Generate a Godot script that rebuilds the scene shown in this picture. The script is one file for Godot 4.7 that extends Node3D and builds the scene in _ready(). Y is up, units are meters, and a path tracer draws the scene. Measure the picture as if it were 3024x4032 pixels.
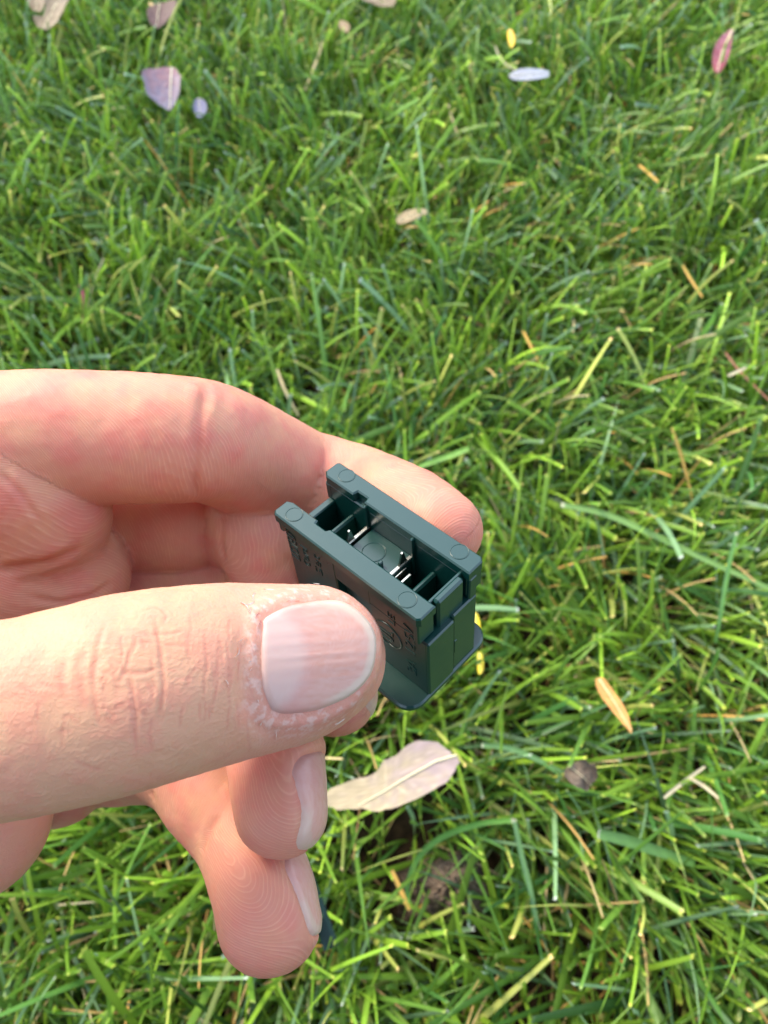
extends Node3D
# A hand holding a small green fuse plug above a lawn. Hand geometry is worked out in millimetres, then written in metres.

var rng := RandomNumberGenerator.new()
var noise := FastNoiseLite.new()
var soft := FastNoiseLite.new()


func _ready() -> void:
	rng.seed = 7
	noise.seed = 3
	noise.frequency = 1.0
	soft.seed = 8
	soft.frequency = 1.0
	soft.fractal_type = FastNoiseLite.FRACTAL_NONE
	var cam := Camera3D.new()
	cam.name = "camera"
	cam.position = Vector3(0, 0.300, 0)
	cam.rotation_degrees = Vector3(-60, 0, 0)
	cam.near = 0.01
	cam.far = 60.0
	var lens := CameraAttributesPhysical.new()
	lens.frustum_focal_length = 18.02
	lens.frustum_focus_distance = 0.091
	lens.exposure_aperture = 25.0
	lens.frustum_near = 0.01
	lens.frustum_far = 60.0
	cam.attributes = lens
	cam.fov = 67.3
	add_child(cam)

	var sky_look := PhysicalSkyMaterial.new()
	sky_look.ground_color = Color(0.1, 0.13, 0.05)
	sky_look.energy_multiplier = 4.0
	sky_look.rayleigh_color = Color(0.34, 0.40, 0.50)
	sky_look.mie_color = Color(0.75, 0.72, 0.68)
	var sky := Sky.new()
	sky.sky_material = sky_look
	var env := Environment.new()
	env.background_mode = Environment.BG_SKY
	env.sky = sky
	env.background_energy_multiplier = 6.0
	env.tonemap_mode = Environment.TONE_MAPPER_LINEAR
	env.tonemap_exposure = 0.97
	env.sdfgi_enabled = true
	env.ssao_enabled = true
	env.ssil_enabled = true
	var world := WorldEnvironment.new()
	world.name = "world"
	world.environment = env
	add_child(world)
	var sun := DirectionalLight3D.new()
	sun.name = "sun"
	# a veiled sun ahead and to the left, softened by thin cloud; most of the light comes from the bright sky round it
	sun.light_color = Color(1.0, 0.93, 0.82)
	sun.light_energy = 1.6
	sun.light_angular_distance = 14.0
	sun.shadow_enabled = true
	sun.rotation_degrees = Vector3(-40, 228, 0)
	add_child(sun)

	build_ground()
	build_hand()
	build_plug()
	build_litter()
	build_clothes()


# ---------------------------------------------------------------- helpers

func mat(color: Color, rough := 0.8, spec := 0.5) -> StandardMaterial3D:
	var m := StandardMaterial3D.new()
	m.albedo_color = color.linear_to_srgb()
	m.roughness = rough
	m.metallic_specular = spec
	return m


func tinted(rough: float, spec := 0.5) -> StandardMaterial3D:
	var m := mat(Color(1, 1, 1), rough, spec)
	m.vertex_color_use_as_albedo = true
	return m


func thing(called: String, label: String, category: String, at: Vector3, group := "") -> Node3D:
	var o := Node3D.new()
	o.name = called
	o.position = at
	tag(o, label, category, group)
	add_child(o, true)
	return o


func tag(o: Node, label: String, category: String, group := "") -> void:
	if label:
		o.set_meta("label", label)
	if category:
		o.set_meta("category", category)
	if group:
		o.set_meta("group", group)


func part(called: String, mesh: Mesh, m: Material, parent: Node) -> MeshInstance3D:
	var o := MeshInstance3D.new()
	o.name = called
	o.mesh = mesh
	o.material_override = m
	parent.add_child(o, true)
	return o


func begin() -> SurfaceTool:
	var st := SurfaceTool.new()
	st.begin(Mesh.PRIMITIVE_TRIANGLES)
	return st


func face(st: SurfaceTool, a: Vector3, b: Vector3, c: Vector3, out: Vector3) -> void:
	var n := (b - a).cross(c - a)
	if n.length_squared() < 1e-24:
		return
	n = n.normalized()
	if n.dot(out) < 0.0:
		n = -n
		var t := b
		b = c
		c = t
	st.set_normal(n)
	st.add_vertex(a)
	st.set_normal(n)
	st.add_vertex(c)
	st.set_normal(n)
	st.add_vertex(b)


func quad(st: SurfaceTool, a: Vector3, b: Vector3, c: Vector3, d: Vector3, out: Vector3) -> void:
	face(st, a, b, c, out)
	face(st, a, c, d, out)


# A box with chamfered edges; corners in mm.
func box(st: SurfaceTool, lo: Vector3, hi: Vector3, bevel := 0.25) -> void:
	var mid := (lo + hi) * 0.5
	var half := (hi - lo) * 0.5
	var b := minf(bevel, minf(half.x, minf(half.y, half.z)) * 0.8)
	var p := func(s: Vector3, axis: int) -> Vector3:
		var v := half - Vector3.ONE * b
		v[axis] = half[axis]
		return (mid + v * s) * 0.001
	for axis in 3:
		var u := (axis + 1) % 3
		var w := (axis + 2) % 3
		for s in [-1.0, 1.0]:
			var c: Array[Vector3] = []
			for k in [[-1, -1], [1, -1], [1, 1], [-1, 1]]:
				var sg := Vector3.ZERO
				sg[axis] = s
				sg[u] = k[0]
				sg[w] = k[1]
				c.append(p.call(sg, axis))
			var o := Vector3.ZERO
			o[axis] = s
			quad(st, c[0], c[1], c[2], c[3], o)
		for s in [-1.0, 1.0]:
			for t in [-1.0, 1.0]:
				var s1 := Vector3.ZERO
				s1[u] = s
				s1[w] = t
				s1[axis] = -1.0
				var s2 := s1
				s2[axis] = 1.0
				var o := s1
				o[axis] = 0.0
				quad(st, p.call(s1, u), p.call(s2, u), p.call(s2, w), p.call(s1, w), o)
	for x in [-1.0, 1.0]:
		for y in [-1.0, 1.0]:
			for z in [-1.0, 1.0]:
				var s := Vector3(x, y, z)
				face(st, p.call(s, 0), p.call(s, 1), p.call(s, 2), s)


# A flat outline (x, y in mm) drawn out from z0 up to z1, with chamfered rims.
func prism(st: SurfaceTool, outline: Array, z0: float, z1: float, bevel := 0.25) -> void:
	var pts := PackedVector2Array(outline)
	if Geometry2D.is_polygon_clockwise(pts):
		pts.reverse()
	var n := pts.size()
	var inner := PackedVector2Array()
	for i in n:
		var a := (pts[i] - pts[(i + n - 1) % n]).normalized()
		var b := (pts[(i + 1) % n] - pts[i]).normalized()
		var na := Vector2(-a.y, a.x)
		var nb := Vector2(-b.y, b.x)
		var m := na + nb
		inner.append(pts[i] + m * bevel / maxf(0.5, 1.0 + na.dot(nb)))
	var v := func(q: Vector2, z: float) -> Vector3: return Vector3(q.x, q.y, z) * 0.001
	for i in n:
		var j := (i + 1) % n
		var e := pts[j] - pts[i]
		var out := Vector3(e.y, -e.x, 0)
		quad(st, v.call(pts[i], z0 + bevel), v.call(pts[j], z0 + bevel), v.call(pts[j], z1 - bevel), v.call(pts[i], z1 - bevel), out)
		quad(st, v.call(pts[i], z1 - bevel), v.call(pts[j], z1 - bevel), v.call(inner[j], z1), v.call(inner[i], z1), out + Vector3(0, 0, e.length()))
		quad(st, v.call(pts[i], z0 + bevel), v.call(pts[j], z0 + bevel), v.call(inner[j], z0), v.call(inner[i], z0), out - Vector3(0, 0, e.length()))
	var tri := Geometry2D.triangulate_polygon(inner)
	for i in range(0, tri.size(), 3):
		for z in [[z1, 1.0], [z0, -1.0]]:
			face(st, v.call(inner[tri[i]], z[0]), v.call(inner[tri[i + 1]], z[0]), v.call(inner[tri[i + 2]], z[0]), Vector3(0, 0, z[1]))


func array_mesh(v: PackedVector3Array, n: PackedVector3Array, c: PackedColorArray, idx: PackedInt32Array, uv := PackedVector2Array()) -> ArrayMesh:
	var arr := []
	arr.resize(Mesh.ARRAY_MAX)
	arr[Mesh.ARRAY_VERTEX] = v
	arr[Mesh.ARRAY_NORMAL] = n
	if c.size():
		arr[Mesh.ARRAY_COLOR] = c
	if uv.size():
		arr[Mesh.ARRAY_TEX_UV] = uv
	arr[Mesh.ARRAY_INDEX] = idx
	var m := ArrayMesh.new()
	m.add_surface_from_arrays(Mesh.PRIMITIVE_TRIANGLES, arr)
	return m


func turn_over(idx: PackedInt32Array) -> void:
	for i in range(0, idx.size(), 3):
		var t := idx[i]
		idx[i] = idx[i + 1]
		idx[i + 1] = t


func smooth_normals(v: PackedVector3Array, idx: PackedInt32Array) -> PackedVector3Array:
	var n := PackedVector3Array()
	n.resize(v.size())
	for i in range(0, idx.size(), 3):
		var a := idx[i]
		var b := idx[i + 1]
		var c := idx[i + 2]
		var k := (v[c] - v[a]).cross(v[b] - v[a])
		n[a] += k
		n[b] += k
		n[c] += k
	for i in n.size():
		n[i] = n[i].normalized()
	return n


# ---------------------------------------------------------------- ground and grass

func build_ground() -> void:
	var soil := mat(Color(1, 1, 1), 0.95, 0.2)
	var t := NoiseTexture2D.new()
	var f := FastNoiseLite.new()
	f.seed = 11
	f.frequency = 0.03
	t.noise = f
	t.width = 512
	t.height = 512
	t.seamless = true
	var ramp := Gradient.new()
	ramp.set_color(0, Color(0.13, 0.1, 0.07))
	ramp.set_color(1, Color(0.33, 0.26, 0.18))
	t.color_ramp = ramp
	soil.albedo_texture = t
	soil.uv1_triplanar = true
	soil.uv1_world_triplanar = true
	soil.uv1_scale = Vector3.ONE * 9.0
	var plane := PlaneMesh.new()
	plane.size = Vector2(60, 60)
	var o := part("ground", plane, soil, self)
	o.set_meta("kind", "structure")
	tag(o, "dark bare soil of the lawn under the grass", "ground")

	var leaf := tinted(0.40, 0.45)
	leaf.backlight_enabled = true
	leaf.backlight = Color(0.7, 0.7, 0.7)
	var dry := tinted(0.7, 0.4)
	dry.backlight_enabled = true
	dry.backlight = Color(0.25, 0.25, 0.25)
	var grass := thing("grass", "thick mown green lawn grass filling the whole background", "grass", Vector3.ZERO)
	grass.set_meta("kind", "stuff")
	var swirl := FastNoiseLite.new()
	swirl.seed = 21
	swirl.frequency = 9.0
	var patch := FastNoiseLite.new()
	patch.seed = 5
	patch.frequency = 14.0
	var kinds := [
		# length, width, lean at the root, bend (radians over the blade), share, cut tip
		[34.0, 1.6, 0.2, 0.25, 0.19, true], [40.0, 1.9, 0.45, 0.2, 0.16, true], [46.0, 1.4, 0.5, 0.5, 0.14, true], [54.0, 1.7, 0.7, 0.6, 0.10, false],
		[60.0, 2.2, 0.95, 0.35, 0.07, true], [50.0, 1.0, 0.45, 0.9, 0.12, false], [28.0, 1.1, 0.25, 0.2, 0.16, true], [54.0, 2.7, 1.05, 0.25, 0.06, true],
	]
	var total := 112000
	var at := 0
	for k in kinds:
		for twin in 2:
			var mesh := blade_mesh(k[0], k[1], k[2], k[3], k[5], (twin * 2 - 1) * 0.5)
			add_blades(grass, mesh, leaf, int(total * k[4] * 0.5), swirl, patch, false)
			at += 1
	for k in [[40.0, 0.7, 0.5, 0.6, 0.0, true], [44.0, 0.9, 1.15, 0.3, 0.0, true], [24.0, 1.1, 1.3, 0.2, 0.0, true]]:
		add_blades(grass, blade_mesh(k[0], k[1], k[2], k[3], k[5], 0.3, false), dry, 4200, swirl, patch, true)


# One blade rising from the origin, leaning towards +z; its cut tip is dried pale.
func blade_mesh(length: float, width: float, lean: float, bend: float, cut: bool, twist: float, pale := true) -> ArrayMesh:
	var v := PackedVector3Array()
	var c := PackedColorArray()
	var idx := PackedInt32Array()
	var rings := 8
	var p := Vector3.ZERO
	for i in rings:
		var t := float(i) / (rings - 1)
		var ang := lean + bend * t * t
		var dir := Vector3(0, cos(ang), sin(ang))
		if i:
			p += dir * length / (rings - 1)
		var w := width * 0.5 * (0.6 + 0.4 * smoothstep(0.0, 0.25, t))
		if cut:
			w *= 1.0 - 0.25 * t * t
		else:
			w *= maxf(0.04, 1.0 - pow(t, 2.4))
		var tw := twist * t * 1.6
		var side := Vector3(cos(tw), 0, 0) + dir.cross(Vector3.RIGHT) * sin(tw)
		var up := side.cross(dir).normalized()
		var shade := Color(0.12, 0.12, 0.12).lerp(Color(0.19, 0.15, 0.13), pow(1.0 - t, 4.0) * 0.8)
		for s in [-1.0, -0.4, 0.4, 1.0]:
			v.append((p + side * w * s + up * w * 0.22 * absf(s)) * 0.001)
			c.append(shade * (1.12 if absf(s) < 0.5 else 1.0))
	if cut:  # a short dried, slightly frayed end
		var last := v.size() - 4
		for j in 4:
			var q := v[last + j]
			v.append(q + (q - v[last - 4 + j]).normalized() * (0.0011 if j % 2 else 0.0018))
			c.append(Color(0.40, 0.25, 0.5) if pale else Color(0.13, 0.13, 0.12))
		rings += 1
	for i in rings - 1:
		for j in 3:
			var a := i * 4 + j
			idx.append_array([a, a + 1, a + 5, a, a + 5, a + 4])
	return array_mesh(v, smooth_normals(v, idx), c, idx)


func add_blades(parent: Node3D, mesh: Mesh, m: Material, count: int, swirl: FastNoiseLite, patch: FastNoiseLite, dry: bool) -> void:
	var mm := MultiMesh.new()
	mm.transform_format = MultiMesh.TRANSFORM_3D
	mm.use_colors = true
	mm.mesh = mesh
	var where: Array[Transform3D] = []
	var tint: Array[Color] = []
	var bare := Vector3(0.0216, 0.006, -0.0193)
	var clear := [Vector3(0.002, -0.049, 0.0138), Vector3(-0.124, -0.424, 0.0120), Vector3(-0.105, -0.418, 0.0056), Vector3(0.083, -0.437, 0.0074), Vector3(0.200, -0.462, 0.0145), Vector3(-0.216, -0.514, 0.0062), Vector3(-0.202, -0.501, 0.0124), Vector3(-0.003, -0.519, 0.0090), Vector3(-0.140, -0.513, 0.0098), Vector3(-0.024, -0.493, 0.0041), Vector3(0.076, -0.473, 0.0056), Vector3(0.076, -0.074, 0.0059), Vector3(0.064, -0.051, 0.0040), Vector3(0.033, -0.104, 0.0025), Vector3(0.034, -0.089, 0.0022), Vector3(0.014, -0.319, 0.0054)]
	while where.size() < count:
		var x := rng.randf_range(-0.5, 0.5)
		var z := rng.randf_range(-0.95, 0.2)
		var d := Vector2(x - bare.x, (z - bare.z) * 1.1).length()
		if d < 0.020 + 0.006 * noise.get_noise_2d(x * 60.0, z * 60.0):
			continue
		var hidden := false
		for q in clear:
			if Vector2(x - q.x, z - q.y).length() < q.z:
				hidden = true
				break
		if hidden:
			continue
		var yaw := swirl.get_noise_2d(x, z) * 5.0 + rng.randfn(0.0, 0.7)
		if rng.randf() < 0.22:
			yaw = rng.randf() * TAU
		var basis := Basis(Vector3.UP, yaw) * Basis(Vector3.RIGHT, rng.randfn(0.12, 0.3)) * Basis(Vector3.UP, rng.randf_range(-0.9, 0.9))
		var s := rng.randf_range(0.7, 1.2)
		where.append(Transform3D(basis.scaled(Vector3(s * rng.randf_range(0.7, 1.15), s, s)), Vector3(x, rng.randf_range(-0.004, 0.007), z)))
		var g := patch.get_noise_2d(x, z) * 0.5 + rng.randfn(0.0, 0.32)
		var col := Color(0.128, 0.24, 0.025)
		if dry:
			col = Color(0.42, 0.30, 0.12).lerp([Color(0.5, 0.26, 0.05), Color(0.46, 0.38, 0.22), Color(0.28, 0.17, 0.07)][rng.randi() % 3], rng.randf())
		elif g > 0.0:
			col = col.lerp(Color(0.25, 0.42, 0.035), minf(g * 1.5, 1.0))
		else:
			col = col.lerp(Color(0.055, 0.155, 0.035), minf(-g * 1.5, 1.0))
		if not dry and rng.randf() < 0.05:
			col = Color(0.36, 0.40, 0.09)
		elif not dry and rng.randf() < 0.13:
			col = Color(0.15, 0.26, 0.12)
		tint.append(col * 8.0 * rng.randf_range(0.62, 1.42))
	mm.instance_count = count
	for i in count:
		mm.set_instance_transform(i, where[i])
		mm.set_instance_color(i, tint[i])
	var o := MultiMeshInstance3D.new()
	o.name = "straw" if dry else "blades"
	o.multimesh = mm
	o.material_override = m
	o.set_meta("kind", "stuff")
	parent.add_child(o, true)


# ---------------------------------------------------------------- the hand

# name, how softly it joins, flatness along an axis, that axis, [centre mm, radius mm] from root to tip
var chains := [
	["thumb", 2.5, 0.90, Vector3(0.098, 0.926, 0.364), [[Vector3(-52.2, 224.3, -18.5), 10.45], [Vector3(-43.6, 225.6, -19.1), 9.79], [Vector3(-36.5, 225.2, -20), 9.55], [Vector3(-31.1, 224.5, -21.5), 9.76], [Vector3(-26.4, 224.3, -22.8), 9.83], [Vector3(-21.9, 222.7, -24.5), 9.68], [Vector3(-16.5, 219.5, -26.7), 9.45], [Vector3(-11.8, 217.2, -28), 8.98], [Vector3(-9.7, 215.5, -29), 8.61], [Vector3(-7.8, 213.7, -30.3), 8.01]]],
	["index", 2.5, 0.93, Vector3(-0.153, 0.425, 0.892), [[Vector3(-63.7, 216.2, -58.4), 10.42], [Vector3(-54.5, 216.3, -58.5), 9.68], [Vector3(-45.3, 216.7, -59.3), 9.19], [Vector3(-35.8, 216, -59.8), 9.02], [Vector3(-29.1, 215.6, -59.9), 8.75], [Vector3(-24.8, 213.3, -61.2), 8.59], [Vector3(-21.7, 209.4, -62.3), 8.65], [Vector3(-18.4, 205.2, -62.9), 8.68], [Vector3(-13.5, 199.9, -63.2), 8.55], [Vector3(-9.3, 198.5, -62.6), 8.54], [Vector3(-3.5, 199.6, -60.1), 8.24], [Vector3(3.4, 204.1, -54.9), 7.12], [Vector3(7.5, 209.5, -49.4), 5.77]]],
	["middle", 2.0, 0.95, Vector3(-0.1, 0.391, 0.915), [[Vector3(-70.8, 200, -53.1), 10.21], [Vector3(-58.2, 197.5, -55.6), 8.98], [Vector3(-45.5, 195.2, -58.7), 8.53], [Vector3(-36.2, 195, -59.1), 8.63], [Vector3(-30.8, 195.1, -59.2), 8.56], [Vector3(-27.1, 192.9, -59.8), 6.87], [Vector3(-23.5, 194.9, -58), 7.01], [Vector3(-20, 197.5, -55.6), 7.09], [Vector3(-17.4, 196.9, -52.8), 7.24], [Vector3(-15.9, 192, -49.7), 7.69], [Vector3(-14.9, 188.4, -45.1), 7.89], [Vector3(-12.7, 188.4, -39.8), 7.44], [Vector3(-9.5, 190.4, -35.4), 6.78], [Vector3(-7.1, 192.1, -32.4), 6.14]]],
	["ring", 2.0, 0.95, Vector3(-0.1, 0.391, 0.915), [[Vector3(-75.5, 186.3, -46.7), 10.27], [Vector3(-58, 185.1, -48), 9.07], [Vector3(-43.4, 184.9, -49.5), 8.39], [Vector3(-30.7, 185.4, -50.3), 7.94], [Vector3(-22.9, 186.6, -48.9), 7.68], [Vector3(-17.9, 189.4, -41.6), 7.58], [Vector3(-15.6, 194.4, -32.9), 7.01], [Vector3(-14.3, 198.8, -24.8), 6.38], [Vector3(-13.2, 200.3, -18.7), 6.05], [Vector3(-12.6, 200.4, -15.4), 5.71]]],
	["little", 2.0, 0.95, Vector3(-0.1, 0.391, 0.915), [[Vector3(-74.9, 174.9, -37.4), 9.18], [Vector3(-58, 175.4, -31.2), 8.33], [Vector3(-45.5, 177.1, -27.2), 7.88], [Vector3(-34.8, 181.6, -26.4), 7.52], [Vector3(-28.1, 185, -23.5), 7.24], [Vector3(-24.3, 186.7, -19.5), 7.14], [Vector3(-20.1, 188.1, -15), 6.54], [Vector3(-17.2, 189.8, -10.9), 6.50], [Vector3(-15.2, 191.4, -6.9), 6.57], [Vector3(-14.3, 191.7, -3.8), 6.45]]],
	["palm_index_mount", 1.6, 1.00, Vector3(0, 0.393, 0.92), [[Vector3(-65.2, 210.9, -56.3), 12.04], [Vector3(-53.3, 214.6, -55.7), 10.11], [Vector3(-47.8, 212.1, -53.9), 9.43], [Vector3(-46.2, 209.5, -52), 8.93]]],
	["palm_middle_mount", 1.6, 1.00, Vector3(0, 0.393, 0.92), [[Vector3(-70.9, 198.3, -48.3), 11.49], [Vector3(-54.3, 201.4, -46.8), 9.82], [Vector3(-47.5, 200.8, -47.4), 8.91], [Vector3(-45, 199.1, -47.9), 8.05]]],
	["palm_ring_mount", 2.5, 0.90, Vector3(0, 0.393, 0.92), [[Vector3(-79.2, 185.6, -45.4), 13.20], [Vector3(-59.5, 187.3, -43.2), 10.76], [Vector3(-53.5, 185.8, -42.3), 9.40], [Vector3(-49.5, 184.6, -41.9), 8.74]]],
	["palm_little_mount", 3.0, 0.90, Vector3(0, 0.393, 0.92), [[Vector3(-91.4, 173.2, -37.9), 13.95], [Vector3(-71.6, 172.5, -35), 11.55], [Vector3(-58.8, 172.6, -33.4), 9.18]]],
	["hypothenar", 3.0, 0.95, Vector3(0, 0.393, 0.92), [[Vector3(-98.8, 183.5, -27.8), 15.90], [Vector3(-82.8, 180.3, -25.8), 13.34], [Vector3(-62, 180.5, -24.4), 10.45], [Vector3(-49.1, 180.8, -23.3), 7.74]]],
	["thenar", 3.0, 0.95, Vector3(0, 0.675, 0.738), [[Vector3(-120.3, 203.1, -33.9), 15.80], [Vector3(-88.8, 211.5, -27.6), 14.71], [Vector3(-66.2, 216.9, -21.3), 12.44], [Vector3(-55.9, 219, -19.8), 10.84]]],
	["thumb_heel", 1.2, 1.00, Vector3(0, 0.675, 0.738), [[Vector3(-84.4, 196.4, -22.4), 13.97], [Vector3(-65.6, 194.1, -18.4), 13.06], [Vector3(-55, 192.6, -15.8), 10.82]]],
	["back", 5.0, 0.70, Vector3(0, 0.393, 0.92), [[Vector3(-147.1, 197.7, -42), 21.78], [Vector3(-122.7, 197.4, -45), 22.12], [Vector3(-100.3, 193.6, -48.9), 21.06], [Vector3(-81.6, 191.2, -51.6), 16.62]]],
	["wrist", 5.0, 0.75, Vector3(0, 0.393, 0.92), [[Vector3(-200, 197.1, -34), 25.56], [Vector3(-169.4, 197.9, -37.1), 23.19], [Vector3(-146, 198.5, -41.7), 22.26]]],
]

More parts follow.
